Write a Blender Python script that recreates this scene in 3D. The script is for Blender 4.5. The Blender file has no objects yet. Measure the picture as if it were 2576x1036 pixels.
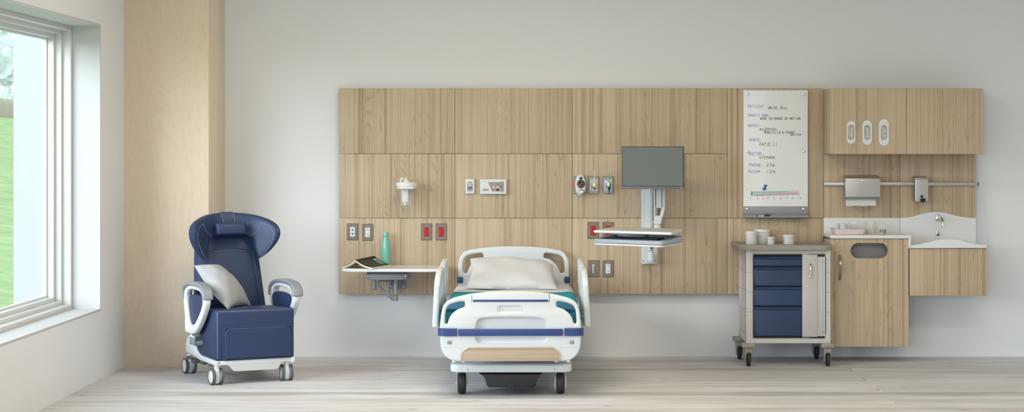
import bpy, bmesh, math, random
from mathutils import Vector, Matrix

# ------------------------------------------------------------------ camera, light, exposure
SC = bpy.context.scene
COL = SC.collection
F, D, H = 4575.0, 12.5, 1.434            # focal length in pixels, camera distance to the back wall, eye height
VX, VY = 1395.0, 372.0
cam_d = bpy.data.cameras.new('camera')
cam = bpy.data.objects.new('camera', cam_d); COL.objects.link(cam)
cam.location = (0, -D, H); cam.rotation_euler = (math.pi/2, 0, 0)
cam_d.sensor_width = 36; cam_d.lens = F/2576*36
cam_d.shift_x = -(VX-1288)/2576; cam_d.shift_y = -(518-VY)/2576
cam_d.clip_end = 300
SC.camera = cam
SC.view_settings.view_transform = 'Standard'
SC.view_settings.look = 'None'
SC.view_settings.gamma = 1
SC.view_settings.use_curve_mapping = False
SC.view_settings.exposure = 0.06
SC.cycles.use_denoising = True
SC.cycles.max_bounces = 10
SC.cycles.diffuse_bounces = 6
SC.cycles.transparent_max_bounces = 12
SC.cycles.caustics_reflective = False
SC.cycles.caustics_refractive = False
SC.cycles.sample_clamp_indirect = 6.0

w = bpy.data.worlds.new('sky'); SC.world = w; w.use_nodes = True
nt = w.node_tree; bg = nt.nodes['Background']
bg.inputs[0].default_value = (0.81, 0.92, 1.0, 1); bg.inputs[1].default_value = 2.2
sun_d = bpy.data.lights.new('soft_low_sun', 'SUN'); sun_d.energy = 6.4; sun_d.angle = math.radians(54); sun_d.color = (.85, .935, 1)
sun = bpy.data.objects.new('soft_low_sun', sun_d); COL.objects.link(sun)
sun.rotation_euler = Vector((.66, .74, -.17)).to_track_quat('-Z', 'Y').to_euler()

def portal(name, loc, rot, sx, sy):
    l = bpy.data.lights.new(name, 'AREA'); l.shape = 'RECTANGLE'; l.size = sx; l.size_y = sy
    o = bpy.data.objects.new(name, l); COL.objects.link(o); o.location = loc; o.rotation_euler = rot
    l.cycles.is_portal = True
    return o
WY0, WY1, WZ0, WZ1 = -5.6, -1.22, 0.433, 2.192      # the window opening in the left wall
XL, XR, YF, ZC = -2.818, 4.6, -13.6, 2.95           # room shell
portal('window_portal', (-3.02, (WY0+WY1)/2, (WZ0+WZ1)/2), (0, -math.pi/2, 0), WZ1-WZ0, WY1-WY0)
portal('window_portal', (-3.02, -9.4, (WZ0+WZ1)/2), (0, -math.pi/2, 0), WZ1-WZ0, 4.2)  # for the added second window, out of view

portal('front_fill_portal', (-.3, YF+.02, 1.45), (-math.pi/2, 0, 0), 4.2, 2.6)  # for the fill opening added behind the camera
def lamp(name, loc, sx, sy, power, col=(1, .86, .67)):
    l = bpy.data.lights.new(name, 'AREA'); l.shape = 'RECTANGLE'; l.size = sx; l.size_y = sy
    l.energy = power; l.color = col
    o = bpy.data.objects.new(name, l); COL.objects.link(o); o.location = loc
    return o
lamp('ceiling_lamp', (-0.6, -2.6, ZC-.03), 1.2, .6, 40)
lamp('ceiling_lamp', (2.2, -4.2, ZC-.03), 1.2, .6, 40)
lamp('ceiling_lamp', (-0.4, -6.5, ZC-.03), 1.2, .6, 44)

# ------------------------------------------------------------------ helpers
def X(px, y=-.07): return (px-VX)*(D+y)/F
def Z(py, y=-.07): return H-(py-VY)*(D+y)/F
def lin(c):
    r = []
    for v in c[:3]:
        v = v/255.0
        r.append(v/12.92 if v <= .04045 else ((v+.055)/1.055)**2.4)
    return (r[0], r[1], r[2], 1)
MATS = {}
def mat(name, col, rough=.5, metal=0, spec=.5, coat=0, noise=0, nscale=30, bump=0, bscale=200, sheen=0, emit=None, stretch=None):
    if name in MATS: return MATS[name]
    m = bpy.data.materials.new(name); m.use_nodes = True
    n = m.node_tree.nodes; L = m.node_tree.links; b = n['Principled BSDF']
    c = lin(col)
    b.inputs['Base Color'].default_value = c
    b.inputs['Roughness'].default_value = rough; b.inputs['Metallic'].default_value = metal
    b.inputs['Specular IOR Level'].default_value = spec; b.inputs['Coat Weight'].default_value = coat
    b.inputs['Sheen Weight'].default_value = sheen
    tc = n.new('ShaderNodeTexCoord')
    src = tc.outputs['Object']
    if stretch:
        mp = n.new('ShaderNodeMapping'); mp.inputs['Scale'].default_value = stretch
        L.new(src, mp.inputs[0]); src = mp.outputs[0]
    if noise:
        t = n.new('ShaderNodeTexNoise'); t.inputs['Scale'].default_value = nscale; t.inputs['Detail'].default_value = 4
        L.new(src, t.inputs['Vector'])
        mx = n.new('ShaderNodeMix'); mx.data_type = 'RGBA'
        mx.inputs[6].default_value = tuple(max(0, v*(1-noise)) for v in c[:3])+(1,)
        mx.inputs[7].default_value = tuple(min(1, v*(1+noise)) for v in c[:3])+(1,)
        L.new(t.outputs['Fac'], mx.inputs[0]); L.new(mx.outputs[2], b.inputs['Base Color'])
    if bump:
        t = n.new('ShaderNodeTexNoise'); t.inputs['Scale'].default_value = bscale; t.inputs['Detail'].default_value = 3
        L.new(src, t.inputs['Vector'])
        bp = n.new('ShaderNodeBump'); bp.inputs['Strength'].default_value = bump; bp.inputs['Distance'].default_value = .002
        L.new(t.outputs['Fac'], bp.inputs['Height']); L.new(bp.outputs[0], b.inputs['Normal'])
    if emit:
        b.inputs['Emission Color'].default_value = c; b.inputs['Emission Strength'].default_value = emit
    MATS[name] = m
    return m

def math_node(n, L, op, a, b=None, clamp=False):
    q = n.new('ShaderNodeMath'); q.operation = op; q.use_clamp = clamp
    for i, v in enumerate((a, b)):
        if v is None: continue
        if isinstance(v, (int, float)): q.inputs[i].default_value = v
        else: L.new(v, q.inputs[i])
    return q.outputs[0]
def ramp(n, L, fac, stops):
    r = n.new('ShaderNodeValToRGB'); e = r.color_ramp.elements
    while len(e) < len(stops): e.new(.5)
    for k, (p, c) in enumerate(stops): e[k].position = p; e[k].color = c if len(c) == 4 else tuple(c)+(1,)
    L.new(fac, r.inputs[0]); return r.outputs[0]
def noise_node(n, L, vec, scale, detail=3, rough=.55, dist=0):
    t = n.new('ShaderNodeTexNoise'); t.inputs['Scale'].default_value = scale; t.inputs['Detail'].default_value = detail
    t.inputs['Roughness'].default_value = rough; t.inputs['Distortion'].default_value = dist
    L.new(vec, t.inputs['Vector']); return t.outputs['Fac']
def mapped(n, L, vec, scale):
    mp = n.new('ShaderNodeMapping'); mp.inputs['Scale'].default_value = scale; L.new(vec, mp.inputs[0]); return mp.outputs[0]
def mixc(n, L, fac, a, b, mode='MIX'):
    m = n.new('ShaderNodeMix'); m.data_type = 'RGBA'; m.blend_type = mode
    for i, v in ((0, fac), (6, a), (7, b)):
        if isinstance(v, (int, float)): m.inputs[i].default_value = v
        elif isinstance(v, tuple): m.inputs[i].default_value = v
        else: L.new(v, m.inputs[i])
    return m.outputs[2]

def wood(name, light, mid, dark, axis='z', line=.5, rough=.45, seed=True):
    """laminate with straight streaks and cathedral figures running along the axis"""
    if name in MATS: return MATS[name]
    m = bpy.data.materials.new(name); m.use_nodes = True
    n = m.node_tree.nodes; L = m.node_tree.links; b = n['Principled BSDF']
    tc = n.new('ShaderNodeTexCoord'); vec = tc.outputs['Object']
    oi = n.new('ShaderNodeObjectInfo')
    off = math_node(n, L, 'MULTIPLY', oi.outputs['Random'], 37.0)
    cb = n.new('ShaderNodeCombineXYZ'); L.new(off, cb.inputs[0]); L.new(off, cb.inputs[2])
    ad = n.new('ShaderNodeVectorMath'); ad.operation = 'ADD'; L.new(vec, ad.inputs[0]); L.new(cb.outputs[0], ad.inputs[1])
    vec = ad.outputs[0]
    def S(across, along):
        return {'z': (across, across, along), 'x': (along, across, across)}[axis]
    fig = noise_node(n, L, mapped(n, L, vec, S(8.5, .8)), 1.0, 1.2, .4, .25)
    rings = math_node(n, L, 'MULTIPLY', fig, 26.0)
    fr = math_node(n, L, 'FRACT', rings)
    saw = math_node(n, L, 'POWER', fr, 6.0)                       # soft one side, crisp on the other
    fine = noise_node(n, L, mapped(n, L, vec, S(170, 2.5)), 1.0, 3, .6)
    streak = noise_node(n, L, mapped(n, L, vec, S(24, .12)), 1.0, 4, .7)
    mask = noise_node(n, L, mapped(n, L, vec, S(7, .7)), 1.0, 1, .5)
    mk = ramp(n, L, mask, [(.44, (0, 0, 0)), (.60, (1, 1, 1))])
    base = ramp(n, L, streak, [(.32, dark), (.42, mid), (.50, light), (.58, mid), (.70, dark)])
    pores = ramp(n, L, fine, [(.35, (0, 0, 0)), (.55, (1, 1, 1))])
    base = mixc(n, L, math_node(n, L, 'MULTIPLY', math_node(n, L, 'SUBTRACT', 1.0, pores), .30), base, dark)
    ln = math_node(n, L, 'MULTIPLY', math_node(n, L, 'MULTIPLY', saw, mk), line)
    dk = tuple(v*.62 for v in dark[:3])+(1,)
    base = mixc(n, L, ln, base, dk)
    L.new(base, b.inputs['Base Color'])
    b.inputs['Roughness'].default_value = rough; b.inputs['Specular IOR Level'].default_value = .35
    bp = n.new('ShaderNodeBump'); bp.inputs['Strength'].default_value = .15; bp.inputs['Distance'].default_value = .001
    L.new(fine, bp.inputs['Height']); L.new(bp.outputs[0], b.inputs['Normal'])
    MATS[name] = m
    return m

WOOD = wood('elm_laminate', lin((202, 183, 158)), lin((187, 167, 141)), lin((164, 142, 118)))
WOODH = wood('elm_laminate_horizontal', lin((192, 176, 156)), lin((176, 158, 138)), lin((156, 138, 118)), axis='x')

def maple():
    m = bpy.data.materials.new('maple_plywood'); m.use_nodes = True
    n = m.node_tree.nodes; L = m.node_tree.links; b = n['Principled BSDF']
    vec = n.new('ShaderNodeTexCoord').outputs['Object']
    a = noise_node(n, L, mapped(n, L, vec, (2.6, 2.6, .8)), 1.0, 5, .55, 1.2)
    fr = math_node(n, L, 'FRACT', math_node(n, L, 'MULTIPLY', a, 16.0))
    saw = math_node(n, L, 'POWER', fr, 5)
    c = noise_node(n, L, mapped(n, L, vec, (1.5, 1.5, .3)), 1.0, 2, .5)
    base = ramp(n, L, c, [(.3, lin((222, 203, 180))), (.6, lin((234, 219, 199)))])
    base = mixc(n, L, math_node(n, L, 'MULTIPLY', saw, .20), base, lin((200, 174, 145)))
    f = noise_node(n, L, mapped(n, L, vec, (90, 90, 9)), 1.0, 2, .6)
    base = mixc(n, L, math_node(n, L, 'MULTIPLY', f, .22), base, lin((208, 186, 158)))
    L.new(base, b.inputs['Base Color']); b.inputs['Roughness'].default_value = .5; b.inputs['Specular IOR Level'].default_value = .3
    return m
MAPLE = maple()

def floor_mat():
    m = bpy.data.materials.new('whitewashed_planks'); m.use_nodes = True
    n = m.node_tree.nodes; L = m.node_tree.links; b = n['Principled BSDF']
    vec = n.new('ShaderNodeTexCoord').outputs['Object']
    br = n.new('ShaderNodeTexBrick'); mv = n.new('ShaderNodeMapping'); mv.inputs['Location'].default_value = (14, 0, 0); L.new(vec, mv.inputs[0]); L.new(mv.outputs[0], br.inputs['Vector'])
    br.inputs['Scale'].default_value = 1; br.inputs['Brick Width'].default_value = 24; br.inputs['Row Height'].default_value = .165
    br.inputs['Mortar Size'].default_value = .0032; br.inputs['Mortar Smooth'].default_value = .1; br.offset = .37; br.offset_frequency = 3
    br.inputs['Bias'].default_value = 0
    br.inputs['Color1'].default_value = (0, 0, 0, 1); br.inputs['Color2'].default_value = (1, 1, 1, 1); br.inputs['Mortar'].default_value = (.5, .5, .5, 1)
    tone = br.outputs['Color']; gap = br.outputs['Fac']
    sc = n.new('ShaderNodeVectorMath'); sc.operation = 'SCALE'; L.new(tone, sc.inputs[0]); sc.inputs['Scale'].default_value = 9.0
    ad = n.new('ShaderNodeVectorMath'); ad.operation = 'ADD'; L.new(vec, ad.inputs[0]); L.new(sc.outputs[0], ad.inputs[1])
    v2 = ad.outputs[0]
    st = noise_node(n, L, mapped(n, L, v2, (.9, 17, 1)), 1.0, 5, .62, .6)
    fi = noise_node(n, L, mapped(n, L, v2, (5, 160, 1)), 1.0, 3, .6)
    bl = noise_node(n, L, mapped(n, L, v2, (1.2, 3.5, 1)), 1.0, 3, .5)
    base = ramp(n, L, tone, [(0, lin((182, 177, 175))), (.45, lin((204, 204, 207))), (1, lin((222, 227, 234)))])
    s1 = ramp(n, L, st, [(.40, (0, 0, 0)), (.62, (1, 1, 1))])
    base = mixc(n, L, math_node(n, L, 'MULTIPLY', s1, .40), base, lin((170, 163, 159)))
    base = mixc(n, L, math_node(n, L, 'MULTIPLY', fi, .25), base, lin((172, 167, 165)))
    w1 = ramp(n, L, bl, [(.48, (0, 0, 0)), (.66, (1, 1, 1))])
    base = mixc(n, L, math_node(n, L, 'MULTIPLY', w1, .5), base, lin((226, 229, 235)))
    kn = n.new('ShaderNodeTexVoronoi'); kn.inputs['Scale'].default_value = 1.0; L.new(mapped(n, L, v2, (2.6, 9, 1)), kn.inputs['Vector'])
    kk = ramp(n, L, kn.outputs['Distance'], [(.04, (1, 1, 1)), (.11, (0, 0, 0))])
    base = mixc(n, L, math_node(n, L, 'MULTIPLY', kk, .75), base, lin((120, 104, 92)))
    gn = noise_node(n, L, mapped(n, L, vec, (.7, 6, 1)), 1.0, 1)
    gc = ramp(n, L, gn, [(.45, lin((140, 126, 112))), (.55, lin((246, 246, 244)))])
    base = mixc(n, L, gap, base, gc)
    L.new(base, b.inputs['Base Color']); b.inputs['Roughness'].default_value = .55; b.inputs['Specular IOR Level'].default_value = .25
    bp = n.new('ShaderNodeBump'); bp.inputs['Strength'].default_value = .25; bp.inputs['Distance'].default_value = .002
    L.new(math_node(n, L, 'SUBTRACT', st, gap), bp.inputs['Height']); L.new(bp.outputs[0], b.inputs['Normal'])
    return m

def glassy(name, col=(1, 1, 1), alpha=.1, rough=.02, tint=(1, 1, 1), face=.5):
    if name in MATS: return MATS[name]
    m = bpy.data.materials.new(name); m.use_nodes = True
    n = m.node_tree.nodes; L = m.node_tree.links; n.remove(n['Principled BSDF'])
    tr = n.new('ShaderNodeBsdfTransparent'); tr.inputs[0].default_value = tuple(tint)+(1,)
    pr = n.new('ShaderNodeBsdfPrincipled'); pr.inputs['Base Color'].default_value = tuple(col)+(1,)
    pr.inputs['Roughness'].default_value = rough
    fr = n.new('ShaderNodeLayerWeight'); fr.inputs['Blend'].default_value = .25
    fa = math_node(n, L, 'ADD', math_node(n, L, 'MULTIPLY', fr.outputs['Facing'], face), alpha, True)
    mx = n.new('ShaderNodeMixShader'); L.new(fa, mx.inputs[0]); L.new(tr.outputs[0], mx.inputs[1]); L.new(pr.outputs[0], mx.inputs[2])
    L.new(mx.outputs[0], n['Material Output'].inputs[0])
    MATS[name] = m
    return m

PAINT = mat('wall_paint', (230, 233, 237), .85, spec=.2, bump=.06, bscale=120)
CEIL = mat('ceiling_paint', (240, 238, 232), .9, spec=.1, bump=.05, bscale=90)
WHITE = mat('white_plastic', (216, 222, 226), .38, noise=.01, nscale=3)
WHITE2 = mat('white_surface', (226, 229, 232), .22, noise=.01, nscale=3)
FRAMEW = mat('window_frame_white', (216, 218, 217), .4, noise=.01, nscale=2)
REVEAL = mat('window_reveal_white', (196, 198, 200), .6, noise=.01, nscale=2)
NAVY = mat('navy_vinyl', (42, 57, 90), .45, spec=.35, noise=.05, nscale=8, bump=.10, bscale=500)
NAVY2 = mat('navy_vinyl_side', (56, 74, 112), .42, noise=.05, nscale=8, bump=.10, bscale=500)
SEAM = mat('navy_piping', (44, 60, 94), .4, noise=.05)
STITCH = mat('pale_stitching', (118, 132, 162), .6, noise=.05)
BLUE = mat('blue_bumper', (46, 68, 128), .4, noise=.02, nscale=10)
DRAWER = mat('drawer_blue', (38, 58, 95), .38, noise=.03, nscale=6)
GREY = mat('grey_metal', (150, 153, 158), .38, .35, noise=.03, nscale=20)
GREY2 = mat('grey_plastic', (132, 136, 142), .45, noise=.02, nscale=10)
DGREY = mat('dark_grey_plastic', (88, 91, 95), .5, noise=.03, nscale=10)
CARTG = mat('cart_light_grey', (196, 194, 192), .4, noise=.015, nscale=5)
CARTD = mat('cart_taupe_grey', (150, 147, 138), .5, noise=.02, nscale=8)
BLACK = mat('black_plastic', (24, 24, 26), .5, noise=.1, nscale=20)
RUBBER = mat('black_rubber', (38, 40, 44), .6, noise=.1, nscale=30)
STEEL = mat('brushed_steel', (186, 185, 182), .38, .9, noise=.04, nscale=1, stretch=(3, 3, 260))
PLATE = mat('bronze_grey_plate', (132, 122, 113), .36, .4, noise=.03, nscale=1, stretch=(300, 10, 4))
GASP = mat('satin_grey_plate', (156, 156, 155), .4, .5, noise=.02, nscale=10)
CHROME = mat('chrome', (228, 228, 226), .08, 1, noise=.01)
SCREW = mat('screw_metal', (212, 212, 212), .22, 1, noise=.02)
RED = mat('red_plastic', (186, 10, 14), .35, noise=.03)
YEL = mat('yellow_plastic', (226, 198, 40), .4, noise=.03)
GRN = mat('green_plastic', (20, 150, 86), .4, noise=.03)
DGRN = mat('dark_green_plastic', (18, 74, 60), .4, noise=.03)
LBLUE = mat('button_blue', (40, 92, 176), .4, noise=.03)
LINEN = mat('white_linen', (215, 216, 219), .85, spec=.15, bump=.25, bscale=900, sheen=.1)
GLOSSB = mat('glass_board_white', (236, 240, 242), .12, noise=.004, nscale=2)
MINT = mat('mint_enamel', (116, 192, 178), .22, coat=.3, noise=.02, nscale=4)
PAPER = mat('book_paper', (228, 222, 204), .8, noise=.08, nscale=1, stretch=(8, 8, 700))
COVER = mat('dark_book_cover', (26, 29, 27), .5, spec=.3, noise=.45, nscale=60)
PINK = mat('pink_plastic', (228, 210, 214), .35, noise=.01)
TAUPE = mat('taupe_label', (162, 148, 138), .5, noise=.02)
DARKIN = mat('bin_grey', (128, 130, 130), .6, noise=.02)
SCREEN = mat('dark_screen', (104, 110, 106), .28, spec=.5, noise=.03, nscale=2)
CLEAR = glassy('clear_plastic', (.9, .93, .93), .07, face=.35)
CLEARY = glassy('cloudy_plastic', (.80, .82, .72), .20, .2)
CREAM = mat('cream_paper', (216, 212, 200), .8, noise=.06, nscale=60, bump=.5, bscale=120)
INKB = mat('blue_ink', (84, 118, 190), .5, noise=.15, nscale=200)
INKK = mat('black_ink', (38, 38, 42), .5, noise=.15, nscale=200)
INKG = mat('green_ink', (60, 180, 150), .5, noise=.1, nscale=200)
INKP = mat('pink_ink', (222, 120, 150), .5, noise=.1, nscale=200)
COPPER = mat('copper_ring', (150, 100, 62), .35, .7, noise=.03)

ROOT = {}                                   # world matrix of each root (used to turn world coordinates into its own)
def tag(o, label=None, cat=None, group=None, kind=None):
    if label: o['label'] = label
    if cat: o['category'] = cat
    if group: o['group'] = group
    if kind: o['kind'] = kind
    return o
def thing(name, loc, label, cat, group=None, rz=0):
    o = bpy.data.objects.new(name, None); COL.objects.link(o); o.empty_display_size = .05
    o.location = loc; o.rotation_euler = (0, 0, rz)
    ROOT[o.name] = (Vector(loc), rz)
    return tag(o, label, cat, group)
def smooth(me, ang=35):
    me.polygons.foreach_set('use_smooth', [True]*len(me.polygons))
    try: me.set_sharp_from_angle(angle=math.radians(ang))
    except Exception: pass
def obj(name, bm, m, parent=None, local=False, ang=35):
    """link a bmesh as one object; shapes are in world coordinates unless local"""
    bmesh.ops.recalc_face_normals(bm, faces=bm.faces)
    me = bpy.data.meshes.new(name); 
    o = bpy.data.objects.new(name, me); COL.objects.link(o)
    if parent is not None:
        o.parent = parent
        loc, rz = ROOT[parent.name]; ROOT[o.name] = (loc, rz)
        if not local:
            M = Matrix.Rotation(-rz, 4, 'Z') @ Matrix.Translation(-loc)
            bm.transform(M)
    else:
        vs = [v.co for v in bm.verts]
        lo = Vector([min(v[i] for v in vs) for i in range(3)]); hi = Vector([max(v[i] for v in vs) for i in range(3)])
        c = Vector(((lo.x+hi.x)/2, (lo.y+hi.y)/2, lo.z))
        bm.transform(Matrix.Translation(-c)); o.location = c
        ROOT[o.name] = (c, 0)
    bm.to_mesh(me); bm.free()
    ms = m if isinstance(m, (list, tuple)) else [m]
    for k in ms: me.materials.append(k)
    smooth(me, ang)
    return o
def copy_tree(o, parent=None, loc=None):
    c = o.copy(); COL.objects.link(c); c.parent = parent
    if loc is not None: c.location = loc
    for ch in list(o.children): copy_tree(ch, c)
    return c

class B:
    """collects shapes in one bmesh"""
    def __init__(s): s.bm = bmesh.new(); s.mi = 0
    def _tag(s, geom_faces):
        for f in geom_faces: f.material_index = s.mi
    def box(s, x0, x1, y0, y1, z0, z1, r=0, seg=2, M=None):
        t = bmesh.new(); bmesh.ops.create_cube(t, size=1)
        for v in t.verts:
            v.co = Vector((x0+(v.co.x+.5)*(x1-x0), y0+(v.co.y+.5)*(y1-y0), z0+(v.co.z+.5)*(z1-z0)))
        if r > 0:
            r = min(r, .49*min(abs(x1-x0), abs(y1-y0), abs(z1-z0)))
            bmesh.ops.bevel(t, geom=t.edges[:], offset=r, segments=seg, affect='EDGES', profile=.5)
        return s.add(t, M)
    def add(s, t, M=None):
        if M is not None: t.transform(M)
        for f in t.faces: f.material_index = s.mi
        me = bpy.data.meshes.new('t'); t.to_mesh(me); t.free(); s.bm.from_mesh(me); bpy.data.meshes.remove(me)
        return s
    def cyl(s, p, axis, r, h, seg=28, r2=None, bev=0):
        """cylinder starting at p, going h along axis"""
        t = bmesh.new()
        bmesh.ops.create_cone(t, cap_ends=True, segments=seg, radius1=r, radius2=r if r2 is None else r2, depth=h)
        if bev > 0:
            es = [e for e in t.edges if abs(e.verts[0].co.z-e.verts[1].co.z) < 1e-6]
            bmesh.ops.bevel(t, geom=es, offset=bev, segments=2, affect='EDGES')
        t.transform(Matrix.Translation((0, 0, h/2)))
        q = Vector((0, 0, 1)).rotation_difference(Vector(axis).normalized()).to_matrix().to_4x4()
        return s.add(t, Matrix.Translation(Vector(p)) @ q)
    def lathe(s, prof, c, axis=(0, 0, 1), seg=32):
        """profile of (radius, height) revolved about axis through c"""
        t = bmesh.new(); rings = []
        for r, h in prof:
            if r < 1e-5: rings.append([t.verts.new((0, 0, h))])
            else: rings.append([t.verts.new((r*math.cos(2*math.pi*k/seg), r*math.sin(2*math.pi*k/seg), h)) for k in range(seg)])
        for a, b in zip(rings, rings[1:]):
            for k in range(seg):
                k2 = (k+1) % seg
                if len(a) == 1 and len(b) == 1: continue
                if len(a) == 1: t.faces.new((a[0], b[k], b[k2]))
                elif len(b) == 1: t.faces.new((a[k], a[k2], b[0]))
                else: t.faces.new((a[k], a[k2], b[k2], b[k]))
        q = Vector((0, 0, 1)).rotation_difference(Vector(axis).normalized()).to_matrix().to_4x4()
        return s.add(t, Matrix.Translation(Vector(c)) @ q)
    def tube(s, pts, r, seg=10, rads=None, flat=1.0):
        t = bmesh.new(); rings = []
        pts = [Vector(p) for p in pts]; prev = None
        for i, p in enumerate(pts):
            d = (pts[min(i+1, len(pts)-1)]-pts[max(i-1, 0)]).normalized()
            if prev is None:
                up = Vector((0, 0, 1)) if abs(d.z) < .9 else Vector((0, 1, 0))
                a = d.cross(up).normalized()
            else: a = (prev-d*prev.dot(d)).normalized()
            prev = a; b = d.cross(a)
            rr = rads[i] if rads else r
            rings.append([t.verts.new(p+a*rr*math.cos(2*math.pi*k/seg)+b*rr*flat*math.sin(2*math.pi*k/seg)) for k in range(seg)])
        for a, b in zip(rings, rings[1:]):
            for k in range(seg): t.faces.new((a[k], a[(k+1) % seg], b[(k+1) % seg], b[k]))
        t.faces.new(rings[0]); t.faces.new(rings[-1][::-1])
        return s.add(t)
    def plate(s, outer, y0, y1, holes=(), bev=.003, plane='xz', M=None, res=2):
        """flat outline with holes, thickness y0..y1 along the third axis, rounded edges"""
        cu = bpy.data.curves.new('c', 'CURVE'); cu.dimensions = '2D'; cu.fill_mode = 'BOTH'
        th = abs(y1-y0); bev = min(bev, th*.45)
        cu.extrude = th/2-bev; cu.bevel_depth = bev; cu.bevel_resolution = res; cu.offset = -bev
        for pl in [outer]+list(holes):
            sp = cu.splines.new('POLY'); sp.points.add(len(pl)-1); sp.use_cyclic_u = True
            for k, (a, b) in enumerate(pl): sp.points[k].co = (a, b, 0, 1)
        o = bpy.data.objects.new('c', cu); COL.objects.link(o)
        dg = bpy.context.evaluated_depsgraph_get(); dg.update()
        me = bpy.data.meshes.new_from_object(o.evaluated_get(dg))
        t = bmesh.new(); t.from_mesh(me)
        bmesh.ops.remove_doubles(t, verts=t.verts, dist=1e-5)
        bpy.data.meshes.remove(me); bpy.data.objects.remove(o); bpy.data.curves.remove(cu)
        c = (y0+y1)/2
        if plane == 'xz': R = Matrix(((1, 0, 0, 0), (0, 0, 1, c), (0, 1, 0, 0), (0, 0, 0, 1)))
        elif plane == 'yz': R = Matrix(((0, 0, 1, c), (1, 0, 0, 0), (0, 1, 0, 0), (0, 0, 0, 1)))
        else: R = Matrix(((1, 0, 0, 0), (0, 1, 0, 0), (0, 0, 1, c), (0, 0, 0, 1)))
        t.transform(R)
        return s.add(t, M)
    def puff(s, fn, nu, nv, th, nrm, power=.5, back=1.0, wr=0, seed=1):
        """closed cushion: fn(u,v) is the middle sheet, th its half thickness, swelling from the rim"""
        rnd = random.Random(seed); ph = [rnd.uniform(0, 6.28) for _ in range(6)]
        t = bmesh.new(); nrm_f = nrm if callable(nrm) else (lambda u, v: Vector(nrm))
        G = [[], []]
        for side in (0, 1):
            for i in range(nu+1):
                row = []
                for j in range(nv+1):
                    u, v = i/nu, j/nv
                    e = max(0, 4*u*(1-u))**power*max(0, 4*v*(1-v))**power
                    wv = wr*(math.sin(9*u+ph[0]+3*v)*math.sin(7*v+ph[1]) + .6*math.sin(17*u+ph[2]-6*v)*math.sin(11*v+ph[3]))*min(1, e*2)
                    d = nrm_f(u, v)*((th*e+wv) if side == 0 else -(th*e*back))
                    edge = i in (0, nu) or j in (0, nv)
                    if side == 1 and edge: row.append(G[0][i][j])
                    else: row.append(t.verts.new(Vector(fn(u, v))+d))
                G[side].append(row)
        for side in (0, 1):
            g = G[side]
            for i in range(nu):
                for j in range(nv):
                    q = (g[i][j], g[i+1][j], g[i+1][j+1], g[i][j+1])
                    q = q if side == 0 else q[::-1]
                    try: t.faces.new(q)
                    except ValueError: pass
        bmesh.ops.remove_doubles(t, verts=t.verts, dist=1e-6)
        return s.add(t)
    def grid(s, P, th=None):
        """sheet through rows of points; th: offset vector giving it thickness"""
        t = bmesh.new(); V = [[t.verts.new(p) for p in row] for row in P]
        for i in range(len(V)-1):
            for j in range(len(V[0])-1): t.faces.new((V[i][j], V[i+1][j], V[i+1][j+1], V[i][j+1]))
        if th is not None:
            r = bmesh.ops.extrude_face_region(t, geom=t.faces[:])
            for e in r['geom']:
                if isinstance(e, bmesh.types.BMVert): e.co += Vector(th)
        return s.add(t)

def rrect(x0, x1, z0, z1, r, seg=6):
    p = []
    for cx, cz, a in ((x1-r, z1-r, 0), (x0+r, z1-r, 90), (x0+r, z0+r, 180), (x1-r, z0+r, 270)):
        for k in range(seg+1):
            t = math.radians(a+90*k/seg); p.append((cx+r*math.cos(t), cz+r*math.sin(t)))
    return p
def circ(cx, cz, r, seg=28): return [(cx+r*math.cos(2*math.pi*k/seg), cz+r*math.sin(2*math.pi*k/seg)) for k in range(seg)]
def roundp(pts, r, seg=5):
    """polygon with rounded corners; r a number or list"""
    n = len(pts); out = []
    for i in range(n):
        p = Vector(pts[i]); a = Vector(pts[i-1]); b = Vector(pts[(i+1) % n])
        rr = r[i] if isinstance(r, (list, tuple)) else r
        da, db = (a-p), (b-p); q = min(rr, da.length*.45, db.length*.45)
        A = p+da.normalized()*q; Bv = p+db.normalized()*q
        if q < 1e-6: out.append((p.x, p.y)); continue
        for k in range(seg+1):
            t = k/seg; v = A*(1-t)**2+p*2*t*(1-t)+Bv*t*t; out.append((v.x, v.y))
    return out
def cat(pts, n=8, closed=False):
    """Catmull-Rom through the points"""
    P = [Vector(p) for p in pts]; out = []; m = len(P)
    rng = range(m) if closed else range(m-1)
    for i in rng:
        if closed: a, b, c, d = P[i-1], P[i], P[(i+1) % m], P[(i+2) % m]
        else: a, b, c, d = P[max(i-1, 0)], P[i], P[i+1], P[min(i+2, m-1)]
        for k in range(n):
            t = k/n
            out.append(.5*((2*b)+(c-a)*t+(2*a-5*b+4*c-d)*t*t+(3*b-a-3*c+d)*t**3))
    if not closed: out.append(P[-1])
    return [tuple(v) for v in out]
def interp(pts, u):
    """point at u (0..1) along a list"""
    x = u*(len(pts)-1); i = min(int(x), len(pts)-2); f = x-i
    return Vector(pts[i])*(1-f)+Vector(pts[i+1])*f

# ------------------------------------------------------------------ the room
def struct(name, b, m, ang=35):
    o = obj(name, b.bm, m, None, ang=ang); o['kind'] = 'structure'; return o
struct('floor', B().box(-3.2, XR+.2, YF-1, .1, -.1, 0), floor_mat())
struct('wall_back', B().box(-3.2, XR+.2, 0, .15, -.02, ZC+.1), PAINT)
struct('wall_right', B().box(XR, XR+.15, YF, .15, -.02, ZC+.1), PAINT)
b = B()
for x0, x1, z0, z1 in ((-3.2, XR+.2, -.02, .15), (-3.2, XR+.2, 2.75, ZC+.1), (-3.2, -2.4, .15, 2.75), (1.8, XR+.2, .15, 2.75)): b.box(x0, x1, YF-.15, YF, z0, z1)  # unseen opening left in this wall, added to give frontal fill light
for x0 in (-.3,): b.box(x0-.04, x0+.04, YF-.1, YF-.04, .15, 2.75)
struct('wall_front', b, PAINT)
struct('ceiling', B().box(-3.2, XR+.2, YF, .15, ZC, ZC+.12), CEIL)
W2A, W2B = -11.5, -7.3
b = B()
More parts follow.
